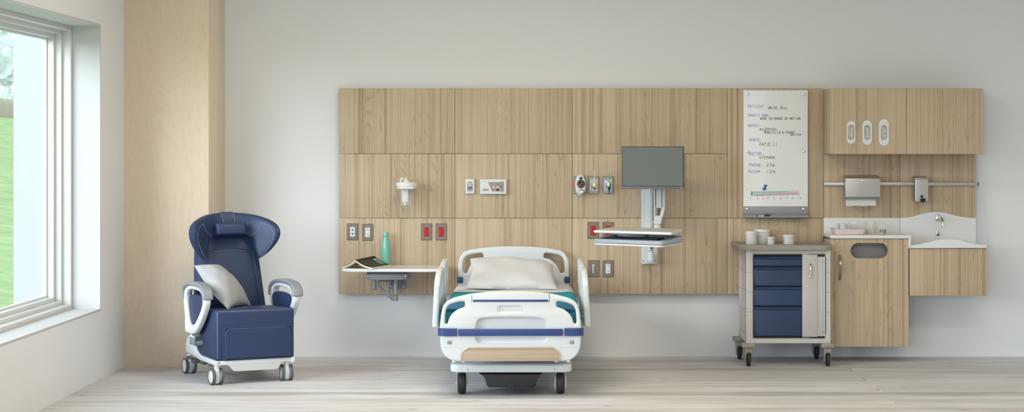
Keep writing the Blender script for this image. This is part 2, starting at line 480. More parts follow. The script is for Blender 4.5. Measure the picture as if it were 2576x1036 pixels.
for y0, y1, z0, z1 in ((YF, .15, -.02, WZ0), (YF, .15, WZ1, ZC+.1), (WY1, .15, WZ0, WZ1), (W2B, WY0, WZ0, WZ1), (YF, W2A, WZ0, WZ1)):
    b.box(-3.0, XL, y0, y1, z0, z1)
struct('wall_left', b, PAINT)
# window: stepped frame, glass and outer jamb
def window(idx, y0, y1):
    t = bpy.data.objects.new('window_%d' % idx, None); COL.objects.link(t); t.location = (-3.0, (y0+y1)/2, WZ0)
    ROOT[t.name] = (Vector(t.location), 0); t['kind'] = 'structure'
    b = B()
    def ring(x0, x1, ins, wd):
        a0, a1, c0, c1 = y0+ins, y1-ins, WZ0+ins*.6, WZ1-ins*.6
        ia0, ia1, ic0, ic1 = a0+wd, a1-wd, c0+wd, c1-wd
        b.box(x0, x1, ia1, a1, c0, c1, .002); b.box(x0, x1, a0, ia0, c0, c1, .002)
        b.box(x0, x1, ia0, ia1, ic1, c1, .002); b.box(x0, x1, ia0, ia1, c0, ic0, .002)
    ring(-3.045, -2.992, -.0, .032)
    ring(-3.085, -3.045, .0, .055)
    ring(-3.125, -3.085, .0, .080)
    ring(-3.150, -3.125, .0, .092)
    obj('window_frame', b.bm, FRAMEW, t)
    b = B(); b.box(-3.152, -3.146, y0+.03, y1-.03, WZ0+.03, WZ1-.03)
    obj('window_glass', b.bm, glassy('window_glass', (.95, .97, 1), .04, .03, face=.12), t)
    b = B()
    b.box(-3.33, -3.152, y1-.085, y1+.02, WZ0-.02, WZ1+.1); b.box(-3.33, -3.152, y0, y0+.08, WZ0-.02, WZ1+.1)
    b.box(-3.33, -3.152, y0, y1+.02, WZ0-.03, WZ0+.035)
    obj('outer_sill', b.bm, mat('outer_jamb_grey', (172, 176, 179), .6, noise=.02), t)
    # inner lining of the opening
    b = B()
    b.box(-2.994, XL+.001, y1-.004, y1+.01, WZ0, WZ1); b.box(-2.994, XL+.001, y0-.01, y0+.004, WZ0, WZ1)
    b.box(-2.994, XL+.001, y0, y1, WZ1-.004, WZ1+.01); b.box(-2.994, XL+.001, y0, y1, WZ0-.01, WZ0+.004)
    obj('window_reveal', b.bm, REVEAL, t)
window(1, WY0, WY1)
window(2, W2A, W2B)  # out of view, added to bring in light from the front left
# maple column
obj('trim_1', B().box(XL-.01, X(525, -.59), -.59, .02, 0, ZC+.02, .001).bm, MAPLE)['kind'] = 'structure'

# outdoors: lawn and misty hedge
LAWN = mat('lawn', (128, 156, 104), 1, spec=0, noise=.5, nscale=2.5)
P = []
for i in range(40):
    row = []
    for j in range(60):
        x = -3.7-i*1.3; y = -30+j*2.6
        row.append((x, y, -.35+min(2.95, max(0, (-x-4.5)*.175))+.05*math.sin(x*.7+y*.4)))
    P.append(row)
o = struct('ground_lawn', B().grid(P), LAWN)
rnd = random.Random(5)
def tree(x, y, z, h, r, m, lab):
    t = thing('tree', (x, y, z), lab, 'tree', 'misty trees beyond the lawn')
    b = B(); b.cyl((x, y, z), (0, 0, 1), r*.05, h*.3, 14, r*.03); obj('trunk', b.bm, BARK, t)
    b = B()
    for k in range(26):
        a = rnd.uniform(0, 6.28); rr = r*rnd.uniform(0, .8); q = bmesh.new()
        bmesh.ops.create_icosphere(q, subdivisions=3, radius=r*rnd.uniform(.2, .38))
        for v in q.verts: v.co *= 1+.3*math.sin(v.co.x*9+k)*math.sin(v.co.y*10+k)*math.sin(v.co.z*11)
        b.add(q, Matrix.Translation((x+rr*math.cos(a), y+rr*math.sin(a), z+h*rnd.uniform(.12, .85))))
    obj('crown', b.bm, m, t)
BARK = mat('bark', (176, 168, 158), 1, noise=.3, nscale=8)
LEAF = mat('misty_leaves', (204, 216, 214), 1, spec=0, noise=.35, nscale=3)  # haze is put into the pale leaf and bark colours
for k in range(7):
    tree(-27-rnd.uniform(0, 5), 56+k*7.6, 2.5, rnd.uniform(8, 13), rnd.uniform(2.6, 3.6), LEAF, 'pale blurred tree seen through the window beyond the green lawn')
HEDGE = mat('brown_hedge', (150, 144, 124), 1, spec=0, noise=.4, nscale=2)
b = B(); b.box(-24.6, -23.4, 30, 110, 2.3, 3.55, .3, 3)
tag(obj('hedge', b.bm, HEDGE), 'low brownish hedge along the far edge of the lawn', 'hedge')

# ------------------------------------------------------------------ wall panels
YP0, YP1 = -.048, -.070
c1, c2, c3, c4, c5 = X(852), X(1144.5), X(1440), X(1829.5), X(2072)
cm, ce = X(2263.5), X(2455)
zt, za, zb, z0 = Z(221.5), Z(386.5), Z(548.5), Z(740)
gap = .0022
def panel(x0, x1, zz0, zz1, label, m=WOOD):
    b = B(); b.box(x0+gap*.5, x1-gap*.5, YP1, YP0, zz0+gap*.5, zz1-gap*.5, .0016)
    b.box(x0+.05, x0+.09, YP0-.001, .001, zz0+.03, zz1-.03); b.box(x1-.09, x1-.05, YP0-.001, .001, zz0+.03, zz1-.03)
    return tag(obj('wall_panel', b.bm, m), label, 'wall panel', 'wood panels covering the wall')
panel(c1, c2, za, zt, 'bare wood wall panel at the upper left corner of the panelling')
panel(c1, c2, zb, za, 'wood wall panel carrying the clear suction canister')
panel(c1, c2, z0, zb, 'lowest wood wall panel behind the mint bottle and swing table')
panel(c2, c3, za, zt, 'bare upper wood wall panel high above the bed headboard')
panel(c2, c3, zb, za, 'wood wall panel carrying the two pale nurse call plates')
panel(c2, c3, z0, zb, 'wood wall panel directly behind the bed headboard')
panel(c3, c4, za, zt, 'wide upper wood wall panel directly above the monitor')
panel(c3, c4, zb, za, 'wide wood wall panel behind the flow meters and monitor')
panel(c3, c4, z0, zb, 'wide lowest wood wall panel behind the keyboard tray')
panel(c4, c5, zb, zt, 'tall wood wall panel behind the white glass board')
panel(c4, c5, z0, zb, 'wood wall panel behind the white jars and the medical cart')
panel(c5, cm, zb, za, 'wood wall panel behind the steel paper towel dispenser')
panel(cm, ce, zb, za, 'wood wall panel behind the steel soap dispenser')
# ------------------------------------------------------------------ outlets and small plates
def bevel_plate(b, x0, x1, z0, z1, t=.007, y=YP1, s=.0035):
    """cover plate with sloped rim"""
    q = bmesh.new()
    A = [q.verts.new(p) for p in ((x0, y, z0), (x1, y, z0), (x1, y, z1), (x0, y, z1))]
    C = [q.verts.new(p) for p in ((x0, y-.002, z0), (x1, y-.002, z0), (x1, y-.002, z1), (x0, y-.002, z1))]
    E_ = [q.verts.new(p) for p in ((x0+s, y-t, z0+s), (x1-s, y-t, z0+s), (x1-s, y-t, z1-s), (x0+s, y-t, z1-s))]
    q.faces.new(A); q.faces.new(E_)
    for P_, Q in ((A, C), (C, E_)):
        for k in range(4): q.faces.new((P_[k], P_[(k+1) % 4], Q[(k+1) % 4], Q[k]))
    return b.add(q)
def outlet(px, py, kind, label, group=None):
    x, z = X(px), Z(py); t = thing('wall_outlet', (x, YP1, z-.057), label, 'outlet', group)
    b = B(); bevel_plate(b, x-.038, x+.038, z-.0575, z+.0575); obj('cover_plate', b.bm, PLATE, t)
    yf = YP1-.007
    for s in (-1, 1):
        b = B(); b.lathe([(0, .0022), (.002, .0021), (.0034, .001), (.0036, 0)], (x, yf, z+s*.042), (0, -1, 0), 14)
        b.box(x-.0028, x+.0028, yf-.0026, yf-.0018, z+s*.042-.0004, z+s*.042+.0004)
        obj('screw', b.bm, SCREW, t)
    if kind == 'port':
        b = B(); b.plate(rrect(x-.009, x+.007, z-.030, z+.030, .004), yf-.009, yf, bev=.002)
        r = obj('data_port', b.bm, WHITE, t)
        b = B(); b.plate(rrect(x-.003, x+.004, z-.024, z+.024, .002), yf-.0105, yf-.008, bev=.0008); obj('port_slot', b.bm, GREY2, r)
        return t
    m = RED if kind == 'red' else WHITE2
    b = B(); b.plate(rrect(x-.0165, x+.0165, z-.033, z+.033, .003), yf-.0035, yf, bev=.001)
    r = obj('receptacle', b.bm, m, t)
    for s in (-1, 1):
        b = B()
        if kind == 'hearts':
            cz = z+s*.0135
            b.plate([(x-.0065, cz+.005), (x+.0065, cz+.005), (x+.0065, cz), (x+.002, cz-.003), (x+.002, cz-.0065), (x-.002, cz-.0065), (x-.002, cz-.003), (x-.0065, cz)], yf-.0041, yf-.003, bev=.0002)
        else:
            cz = z+s*.0185
            b.box(x-.0075, x-.006, yf-.0041, yf-.003, cz-.006, cz+.001)
            b.plate([(x+.004, cz+.002), (x+.010, cz-.0025), (x+.004, cz-.007)], yf-.0041, yf-.003, bev=.0002)
            b.cyl((x, yf-.003, cz+.0075), (0, -1, 0), .0025, .0011, 12)
            if s > 0: b.box(x-.0105, x-.007, yf-.0041, yf-.003, z+.025, z+.0275)
        obj('socket', b.bm, BLACK, r)
    return t
outlet(887, 583, 'hearts', 'grey plated data outlet with two small black jacks, beside the white duplex outlet')
outlet(925, 584, 'white', 'white duplex outlet in a grey plate, up and left of the mint bottle')
outlet(1073, 583, 'red', 'red outlet in a grey plate, first of the red pair right of the mint bottle')
outlet(1110, 583, 'red', 'red outlet in a grey plate, nearest the panel seam above the table end')
outlet(1492, 579.5, 'red', 'red outlet partly crossed by the corner of the monitor work tray')
outlet(1529.5, 579.5, 'red', 'red outlet almost hidden behind the monitor work tray')
outlet(1493.5, 675.5, 'port', 'grey wall plate with a slim white vertical port beside the bed rail', )
outlet(1529.5, 675.5, 'white', 'white duplex outlet in a grey plate below the keyboard tray')

# nurse call plates
x0, x1, zz0, zz1 = X(1171), X(1194), Z(487), Z(450)
t = thing('nurse_call_plate', ((x0+x1)/2, YP1, zz0), 'small pale plate with a white and a blue button, beside the larger control plate', 'call plate')
b = B(); b.box(x0, x1, YP1-.022, YP1, zz0, zz1, .004, 3); obj('housing', b.bm, WHITE, t)
yf = YP1-.022; xc = (x0+x1)/2
b = B(); b.plate(rrect(xc-.018, xc+.018, Z(479.8), Z(462), .001), yf-.001, yf, bev=.0003); obj('label_field', b.bm, TAUPE, t)
b = B(); b.plate(rrect(xc-.012, xc+.012, Z(467.3), Z(463.8), .003), yf-.0035, yf-.001, bev=.001); q = obj('white_button', b.bm, WHITE2, t)
b = B(); b.box(xc-.009, xc+.009, yf-.0039, yf-.0034, Z(465.7), Z(465.2)); obj('button_print', b.bm, GREY2, q)
b = B(); b.plate(rrect(xc-.0145, xc+.0145, Z(474.6), Z(470.2), .004), yf-.0035, yf-.001, bev=.001); q = obj('blue_button', b.bm, LBLUE, t)
b = B()
for k in range(5): b.box(xc-.011+k*.0045, xc-.008+k*.0045, yf-.0039, yf-.0034, Z(472), Z(471.2))
b.box(xc-.005, xc+.005, yf-.0039, yf-.0034, Z(473.6), Z(473)); obj('button_print', b.bm, mat('pale_blue_print', (170, 205, 240), .5, noise=.02), q)
b = B(); b.plate(rrect(xc-.0165, xc+.0165, Z(460.6), Z(457.4), .004), yf-.0006, yf, bev=.0002); obj('speaker_slot', b.bm, TAUPE, t)
for zz in (455.2, 482.2):
    b = B(); b.cyl((xc, yf, Z(zz)), (0, -1, 0), .0022, .0012, 12); obj('screw', b.bm, BLACK, t)

x0, x1, zz0, zz1 = X(1208), X(1275), Z(488), Z(450.5)
t = thing('control_plate', ((x0+x1)/2, YP1, zz0), 'wide pale control plate with a taupe button field and green, white and blue buttons', 'call plate')
b = B(); b.box(x0, x1, YP1-.032, YP1, zz0, zz1, .005, 3); obj('housing', b.bm, WHITE, t)
yf = YP1-.032
def q2(zx, zy): return (X(1160+zx/17.27), Z(440+zy/17.27))
b = B(); b.plate([q2(1175, 297), q2(1862, 297), q2(1862, 708), q2(1345, 708)], yf-.001, yf, bev=.0003); fld = obj('button_field', b.bm, TAUPE, t)
b = B(); b.plate(rrect(*[v for v in (q2(935, 0)[0], q2(1205, 0)[0], q2(0, 678)[1], q2(0, 602)[1])], .004), yf-.0006, yf, bev=.0002); obj('speaker_slot', b.bm, TAUPE, t)
b = B()
for k in range(7): b.box(q2(935, 0)[0], q2(1120+k*18, 0)[0], yf-.0005, yf+.001, q2(0, 330+k*36)[1]-.0004, q2(0, 330+k*36)[1])
obj('speaker_grille', b.bm, CARTG, t)
def btn(name, zx, zy, r, m, sq=False, tri=0):
    x, z = q2(zx, zy); b = B()
    if sq: b.box(x-r, x+r, yf-.003, yf-.001, z-r, z+r, .0004)
    else: b.cyl((x, yf-.001, z), (0, -1, 0), r, .002, 20)
    o = obj(name, b.bm, m, fld); return x, z
btn('green_button', 1587, 412, .0066, GRN); btn('white_button', 1427, 518, .0066, WHITE2)
btn('white_button', 1590, 518, .0058, WHITE2, True); btn('blue_button', 1747, 516, .0066, LBLUE); btn('black_button', 1590, 645, .0068, BLACK, True)
b = B(); x, z = q2(1587, 412); b.plate([(x-.0015, z-.004), (x+.0015, z-.004), (x+.001, z+.003), (x-.001, z+.003)], yf-.0036, yf-.003, bev=.0001)
x, z = q2(1747, 530); b.box(x-.003, x+.003, yf-.0036, yf-.003, z-.005, z-.002); obj('button_symbol', b.bm, WHITE2, fld)
b = B(); x, z = q2(1427, 518); b.tube([(x-.003, yf-.0032, z-.003), (x, yf-.0032, z+.003), (x+.003, yf-.0032, z-.003)], .0006, 6)
for zx, zy in ((1225, 345), (1262, 420), (1295, 500), (1325, 577), (1835, 335), (1830, 440)):
    x, z = q2(zx, zy); b.cyl((x, yf-.001, z), (0, -1, 0), .0014, .001, 10)
obj('indicator_dots', b.bm, BLACK, fld)
for zx, zy in ((1025, 268), (1790, 268), (1020, 733), (1788, 740)):
    x, z = q2(zx, zy); b = B(); b.cyl((x, yf, z), (0, -1, 0), .0022, .0012, 12); obj('screw', b.bm, BLACK, t)

# suction canister
yc = -.19; x = X(1022, yc); s = (D+yc)/F
def cz(v): return Z(v, yc)
t = thing('suction_canister', (x, yc, cz(517)), 'clear suction canister with a white lid mounted on the wood panel', 'canister')
b = B(); r1, r2 = 16*s, 12.6*s
b.lathe([(0, cz(517)), (r2*.9, cz(517)), (r2, cz(515.5)), (r1, cz(470)), (r1-.0015, cz(470)), (r2-.0015, cz(514.5)), (0, cz(515))], (x, yc, 0)); obj('jar_body', b.bm, CLEAR, t)
b = B(); b.lathe([(r1+.004, cz(476)), (23.5*s, cz(474)), (24*s, cz(469)), (25.5*s, cz(468)), (26*s, cz(460)), (24.5*s, cz(458.5)), (10*s, cz(458)), (6*s, cz(454)), (4.5*s, cz(452)), (2*s, cz(451)), (1.2*s, cz(444.5)), (0, cz(444.5))], (x, yc, 0)); lid = obj('lid', b.bm, mat('milky_plastic', (232, 233, 232), .25, noise=.02), t)
b = B(); xx = x-14*s; b.tube([(xx, yc, cz(459)), (xx, yc, cz(450)), (xx+.003, yc, cz(449)), (xx+9*s, yc, cz(450))], 2.2*s, 12); obj('hose_port', b.bm, WHITE2, lid)
b = B(); b.tube(cat([(x+14*s, yc-.07, cz(471)), (x+22*s, yc-.05, cz(473)), (x+28*s, yc-.02, cz(470)), (x+26*s, yc, cz(464))], 6), .0016, 8); b.box(x+12*s, x+19*s, yc-.078, yc-.06, cz(474.5), cz(469.5), .003); obj('strap', b.bm, WHITE2, lid)
b = B(); b.box(x-10*s, x+5*s, yc-.012, yc+.012, cz(508), cz(476), .003); b.cyl((x-3*s, yc, cz(516)), (0, 0, 1), .006, cz(470)-cz(516)); obj('inner_float', b.bm, WHITE2, t)
b = B()
for k in range(9): b.box(x+9*s, x+12.2*s, yc-.040, yc-.038, cz(479+k*2.9), cz(479+k*2.9)+.0012)
obj('measure_marks', b.bm, DGREY, t)
b = B(); b.box(x-.022, x+.022, yc+.04, YP1, cz(474), cz(466), .003); b.box(x-.03, x+.03, YP1-.006, YP1, cz(485), cz(455), .002); obj('wall_bracket', b.bm, GREY, t)

# gas outlets: vacuum regulator and flow meters
def gas(px0, px1): return X(px0), X(px1), Z(487.2), Z(442.8)
x0, x1, g0, g1 = gas(1443, 1471)
def q4(zx, zy, y=YP1): return (X(1430+zx/10.36, y), Z(420+zy/10.36, y))
t = thing('vacuum_regulator', ((x0+x1)/2, YP1, g0), 'oval white vacuum regulator with a black dial and a red side stripe', 'regulator')
b = B(); bevel_plate(b, x0, x1, g0, g1, .012); obj('cover_plate', b.bm, GASP, t)
yr = YP1-.075
out = cat([q4(300, 205, yr), q4(370, 215, yr), q4(415, 290, yr), q4(450, 400, yr), q4(450, 540, yr), q4(420, 650, yr), q4(370, 715, yr), q4(310, 735, yr), q4(250, 715, yr), q4(205, 650, yr), q4(178, 540, yr), q4(175, 400, yr), q4(200, 290, yr), q4(245, 220, yr)], 5, True)
b = B(); b.plate(out, yr, YP1-.025, bev=.008, res=3); obj('housing', b.bm, WHITE, t)
b = B(); b.tube(cat([q4(200, 300, yr)[0:1]+(yr+.01,)+q4(200, 300, yr)[1:], q4(170, 400, yr)[0:1]+(yr+.01,)+q4(170, 400, yr)[1:], q4(168, 500, yr)[0:1]+(yr+.01,)+q4(168, 500, yr)[1:], q4(190, 590, yr)[0:1]+(yr+.01,)+q4(190, 590, yr)[1:]], 6), .0035, 8); obj('side_stripe', b.bm, mat('coral_red', (226, 62, 52), .4, noise=.02), t)
gx, gz = q4(325, 440, yr); b = B(); b.lathe([(0, .004), (.0255, .004), (.0275, .0045), (.0285, .003), (.0285, 0)], (gx, yr, gz), (0, -1, 0)); dial = obj('dial', b.bm, BLACK, t)
b = B()
def arc(b, cx, cz_, r, a0, a1, wd, y, n=14):
    o1 = [(cx+r*math.cos(math.radians(a0+(a1-a0)*k/n)), cz_+r*math.sin(math.radians(a0+(a1-a0)*k/n))) for k in range(n+1)]
    o2 = [(cx+(r-wd)*math.cos(math.radians(a0+(a1-a0)*k/n)), cz_+(r-wd)*math.sin(math.radians(a0+(a1-a0)*k/n))) for k in range(n, -1, -1)]
    b.plate(o1+o2, y-.0006, y, bev=.0001)
arc(b, gx, gz, .0235, 230, 310, .008, yr-.0042); obj('dial_red_band', b.bm, RED, dial)
b = B(); arc(b, gx, gz, .0235, 150, 225, .004, yr-.0042); obj('dial_yellow_band', b.bm, YEL, dial)
b = B(); arc(b, gx, gz, .0235, 115, 148, .004, yr-.0042); obj('dial_green_band', b.bm, GRN, dial)
b = B()
for k in range(9):
    a = math.radians(-40+k*17); b.box(-.001, .001, 0, .0006, .018, .023, M=Matrix.Translation((gx, yr-.0048, gz)) @ Matrix.Rotation(a-math.pi/2, 4, 'Y').inverted())
obj('dial_ticks', b.bm, mat('violet_grey', (150, 150, 190), .5, noise=.02), dial)
b = B(); b.tube([(gx-.013, yr-.0055, gz-.013), (gx+.007, yr-.0055, gz+.008)], .0013, 6); obj('needle', b.bm, WHITE2, dial)
kx, kz = q4(330, 635, yr); b = B(); b.lathe([(0, .014), (.013, .014), (.015, .012), (.0155, 0)], (kx, yr, kz), (0, -1, 0)); kn = obj('knob', b.bm, WHITE2, t)
b = B(); arc(b, kx, kz, .0125, 25, 155, .0035, yr-.0142); b.lathe([(.0165, 0), (.0178, 0), (.0178, .002), (.0165, .002)], (kx, yr, kz), (0, -1, 0)); obj('knob_mark', b.bm, BLACK, kn)
tx, tz = q4(325, 290, yr); b = B(); b.lathe([(0, .008), (.007, .008), (.009, .005), (.009, 0)], (tx, yr, tz), (0, -1, 0)); obj('mode_knob', b.bm, BLACK, t)
cx_, cz_ = q4(310, 735, yr); b = B(); b.lathe([(0, 0), (.0045, 0), (.0045, .006), (.003, .008), (.0045, .011), (.003, .014), (.0045, .018), (.003, .021), (.004, .026), (0, .028)], (cx_, yr+.02, cz_+.003), (0, 0, -1), 16); obj('hose_barb', b.bm, CHROME, t)

def meter(px0, px1, tubex, name, label, mk, mknob, mnoz, cone):
    x0, x1, g0, g1 = gas(px0, px1)
    t = thing('flow_meter', ((x0+x1)/2, YP1, g0), label, 'flow meter')
    b = B(); bevel_plate(b, x0, x1, g0, g1, .012); pl = obj('cover_plate', b.bm, GASP, t)
    yf = YP1-.012; xa, xb = x0+.010, x1-.010
    b = B(); b.plate(rrect(xa, xb, g0+.020, g1-.020, .002), yf-.002, yf, bev=.0006); lab = obj('face_plate', b.bm, WHITE2, t)
    b = B(); b.box(xa+.006, xa+.022, yf-.0026, yf-.0018, g1-.028, g1-.023); obj('gas_label', b.bm, mk, lab)
    b = B(); b.cyl((xa+.010, yf-.0018, g0+.027), (0, -1, 0), .0035, .001, 14); b.box(xa+.015, xa+.026, yf-.0026, yf-.0018, g0+.0262, g0+.0278); obj('emblem', b.bm, BLACK, lab)
    ym = -.135; s = (D+ym)/F; xt = X(tubex, ym)
    b = B(); b.cyl((xt-.006, yf, Z(468, ym)), (0, -1, 0), .011, abs(ym-yf), 18); b.box(xt-.022, xt-.008, yf-.02, yf, Z(472, ym), Z(461, ym), .002); obj('connector', b.bm, GREY, t)
    b = B(); b.box(xt-.0125, xt+.0125, ym-.014, ym+.014, Z(472, ym), Z(460, ym), .004); blk = obj('valve_body', b.bm, CHROME, t)
    zt_, zb_ = Z(427, ym), Z(460, ym)
    b = B(); b.lathe([(.0078, zb_), (.0078, zt_-.004), (.005, zt_-.001), (0, zt_), (0, zt_-.002), (.0045, zt_-.003), (.0066, zt_-.006), (.0066, zb_)], (xt, ym, 0), seg=20); obj('sight_tube', b.bm, CLEAR, t)
    b = B(); b.cyl((xt, ym, zb_), (0, 0, 1), .0024, (zt_-zb_)*.85, 10)
    for k in range(7): b.box(xt-.004, xt+.004, ym-.003, ym-.002, zb_+.012+k*.011, zb_+.013+k*.011)
    obj('float_scale', b.bm, mk, t)
    b = B(); b.lathe([(0, .014), (.0075, .014), (.009, .011), (.009, 0)], (xt+.003, ym-.012, Z(468.5, ym)), (0, -1, 0), 16); obj('control_knob', b.bm, mknob, t)
    b = B()
    if cone: b.lathe([(0, Z(489, ym)), (.003, Z(489, ym)), (.004, Z(479, ym)), (.0105, Z(476.5, ym)), (.0105, Z(474, ym)), (.006, Z(472, ym)), (0, Z(472, ym))], (xt+.001, ym, 0), seg=16)
    else: b.lathe([(0, Z(476.5, ym)), (.007, Z(476.5, ym)), (.0085, Z(474.5, ym)), (.004, Z(472, ym)), (0, Z(472, ym))], (xt+.001, ym, 0), seg=16)
    obj('outlet_nozzle', b.bm, mnoz, t)
meter(1480, 1507, 1495.6, 'flow_meter', 'flow meter with yellow knob, red nozzle and clear upright tube', YEL, YEL, RED, False)
meter(1516, 1543, 1532, 'flow_meter', 'flow meter with green knob and long dark green nozzle', GRN, GRN, DGRN, True)

# ------------------------------------------------------------------ glass marker board
GL = {
'A': [[(0,0),(.5,1),(1,0)],[(.2,.38),(.85,.38)]], 'B': [[(0,0),(.05,1),(.7,.95),(.75,.6),(.1,.52),(.85,.45),(.85,.05),(0,0)]],
'C': [[(.95,.85),(.5,1),(.08,.6),(.1,.2),(.5,0),(.95,.12)]], 'D': [[(.1,0),(.1,1)],[(-.05,.98),(.6,.9),(.98,.55),(.7,.12),(.1,0)]],
'E': [[(.9,1),(.1,.97),(.1,0),(.95,.02)],[(.1,.52),(.8,.52)]], 'F': [[(.95,1),(.1,.97),(.1,0)],[(.1,.52),(.75,.52)]],
'G': [[(.95,.85),(.5,1),(.08,.6),(.1,.2),(.5,0),(.9,.15),(.9,.45),(.55,.45)]], 'H': [[(.08,1),(.08,0)],[(.92,1),(.92,0)],[(.08,.5),(.92,.5)]],
'I': [[(.5,1),(.5,0)]], 'K': [[(.1,1),(.1,0)],[(.9,1),(.15,.48),(.95,0)]], 'L': [[(.1,1),(.1,0),(.95,.02)]],
'M': [[(0,0),(.12,1),(.5,.35),(.88,1),(1,0)]], 'N': [[(.05,0),(.08,1),(.9,0),(.95,1)]], 'O': [[(.5,1),(.1,.75),(.08,.25),(.5,0),(.92,.25),(.9,.75),(.5,1)]],
'P': [[(.15,0),(.15,1)],[(-.05,.95),(.75,.98),(.9,.72),(.6,.48),(.15,.48)]], 'R': [[(.12,0),(.12,1)],[(-.05,.95),(.75,.98),(.85,.7),(.5,.5),(.15,.5)],[(.4,.5),(.95,0)]],
'S': [[(.92,.9),(.4,1),(.08,.75),(.45,.52),(.9,.3),(.6,.03),(.05,.08)]], 'T': [[(0,.98),(1,1)],[(.5,1),(.5,0)]], 'U': [[(.08,1),(.1,.2),(.5,0),(.88,.2),(.92,1)]],
'W': [[(0,1),(.25,0),(.5,.65),(.75,0),(1,1)]], 'Y': [[(.05,1),(.5,.5),(.95,1)],[(.5,.5),(.4,0)]], '&': [[(.9,.05),(.2,.75),(.4,1),(.7,.8),(.1,.3),(.3,0),(.7,.1),(.9,.4)]],
':': [[(.3,.72),(.7,.76)],[(.3,.18),(.7,.22)]], ',': [[(.5,.08),(.35,-.2)]], "'": [[(.5,1.05),(.4,.8)]],
'1': [[(.5,1),(.5,0)]], '2': [[(.1,.8),(.5,1),(.85,.75),(.1,.02),(.95,.04)]], '3': [[(.1,.92),(.6,1),(.8,.75),(.4,.55),(.9,.35),(.6,0),(.05,.08)]],
'4': [[(.2,1),(.1,.5),(.9,.52)],[(.75,.95),(.65,0)]], '5': [[(.9,1),(.2,.97),(.15,.55),(.7,.55),(.8,.2),(.1,0)]], '6': [[(.7,1),(.15,.5),(.2,.05),(.75,.05),(.8,.4),(.2,.4)]],
'7': [[(.05,1),(.9,1),(.4,0)],[(.3,.5),(.8,.55)]], '8': [[(.8,.9),(.3,1),(.25,.7),(.8,.35),(.6,0),(.15,.2),(.8,.75)]], '0': [[(.5,1),(.12,.6),(.2,.05),(.7,.1),(.85,.7),(.5,1)]],
}
rnd = random.Random(11)
def ribbon(b, pts, wd, y):
    """thin flat marker stroke"""
    q = bmesh.new(); A, C = [], []
    for i, p in enumerate(pts):
        p0 = Vector(pts[max(i-1, 0)]); p1 = Vector(pts[min(i+1, len(pts)-1)]); d = p1-p0
        d = d.normalized() if d.length > 1e-9 else Vector((1, 0))
        nn = Vector((-d.y, d.x))*wd/2
        A.append(q.verts.new((p[0]+nn.x, y, p[1]+nn.y))); C.append(q.verts.new((p[0]-nn.x, y, p[1]-nn.y)))
    for i in range(len(pts)-1):
        q.faces.new((A[i], A[i+1], C[i+1], C[i]))
    b.add(q)
def write(b, s, x0, x1, z0, z1, wd, y, slope=.0):
    n = len(s); W = (x1-x0)/n
    for k, ch in enumerate(s):
        if ch not in GL: continue
        cw = W*(.35 if ch in ":,'I1" else .74); ox = x0+k*W+(W-cw)*.3
        j = lambda: rnd.uniform(-.05, .05)
        dz = rnd.uniform(-.05, .05)*(z1-z0)
        for st in GL[ch]:
            pts = [(ox+(p[0]+j())*cw+p[1]*W*.08, z0+dz+(p[1]+j())*(z1-z0)+slope*(ox-x0)) for p in st]
            ribbon(b, cat(pts, 4) if len(pts) > 2 else pts, wd*rnd.uniform(.85, 1.15), y-k*1e-6)
YB = -.088
x0, x1, zz1, zz0, zm = X(1870, YB), X(2032, YB), Z(227, YB), Z(538, YB), Z(519, YB)
t = thing('marker_board', ((x0+x1)/2, YB, zz0), 'tall white glass marker board with handwritten patient notes', 'whiteboard')
b = B(); b.plate(rrect(x0, x1, zm, zz1, .002), YB-.003, YB+.003, bev=.0008); glass = obj('glass_panel', b.bm, GLOSSB, t)
b = B(); b.box(x0, x1, YB-.004, YB+.004, Z(538.5, YB), zm-.0005, .001)
yt = -.135
P = []
for k in range(9):                                     # trough swept forward below the grey face
    u = k/8; P.append([(x, YB-.003-(.047)*math.sin(u*1.45), Z(538, YB)-.024*u**1.2) for x in (x0, x1)])
b.grid(P, th=(0, .002, .003))
b.tube([(x0, yt, Z(546.5, yt)), (x1, yt, Z(546.5, yt))], .0035, 8)
b.plate([(YB, Z(538, YB)), (YB-.03, Z(538, YB)-.006), (yt, Z(546, yt)), (YB, Z(546, YB))], x0-.001, x0+.0015, plane='yz', bev=.0003)
b.plate([(YB, Z(538, YB)), (YB-.03, Z(538, YB)-.006), (yt, Z(546, yt)), (YB, Z(546, YB))], x1-.0015, x1+.001, plane='yz', bev=.0003)
trough = obj('marker_trough', b.bm, mat('board_grey', (150, 152, 158), .45, .2, noise=.02), t)
for px_, py_ in ((1880.5, 236.5), (2022, 236.5), (1880, 381), (2021.5, 381), (1879.5, 525.5), (2021, 525.5)):
    b = B(); b.lathe([(0, .0075), (.006, .0075), (.0085, .006), (.009, .003), (.009, 0)], (X(px_, YB), YB-.003, Z(py_, YB)), (0, -1, 0), 20)
    b.cyl((X(px_, YB), YB+.002, Z(py_, YB)), (0, 1, 0), .006, -YB-.07, 14)
    obj('standoff', b.bm, CHROME, t)
yw = YB-.0034
lines_b = [('PATIENT:', 1880, 1927, 271.5, 264), ("TODAY'S GOAL:", 1880, 1939, 293, 287), ('NOTES:', 1882, 1914, 319, 312.3), ('NURSE:', 1884, 1918, 354.8, 347.8),
           ('DOCTOR:', 1884, 1921, 390, 382.5), ('PHONE:', 1883.5, 1922, 418.7, 411.5), ('ROOM:', 1882, 1919.5, 435, 428)]
lines_k = [('SMITH, BILL', 1931, 1982, 274.5, 268.5), ('WORK ON RANGE OF MOTION', 1912, 2013.5, 301, 295.3), ('ALLERGIES:', 1910, 1958, 328.3, 322),
           ('PENICILLIN & PEANUT', 1921.5, 2001, 336, 330), ('BUTTER', 1989, 2015.5, 341, 336.6), ('KATIE LI', 1910.5, 1956, 366.5, 358.3),
           ('STEPHEN', 1910, 1949, 399, 392.8), ('236', 1927, 1950.5, 418.5, 411.5), ('12A', 1926.5, 1951, 434.8, 427.8)]
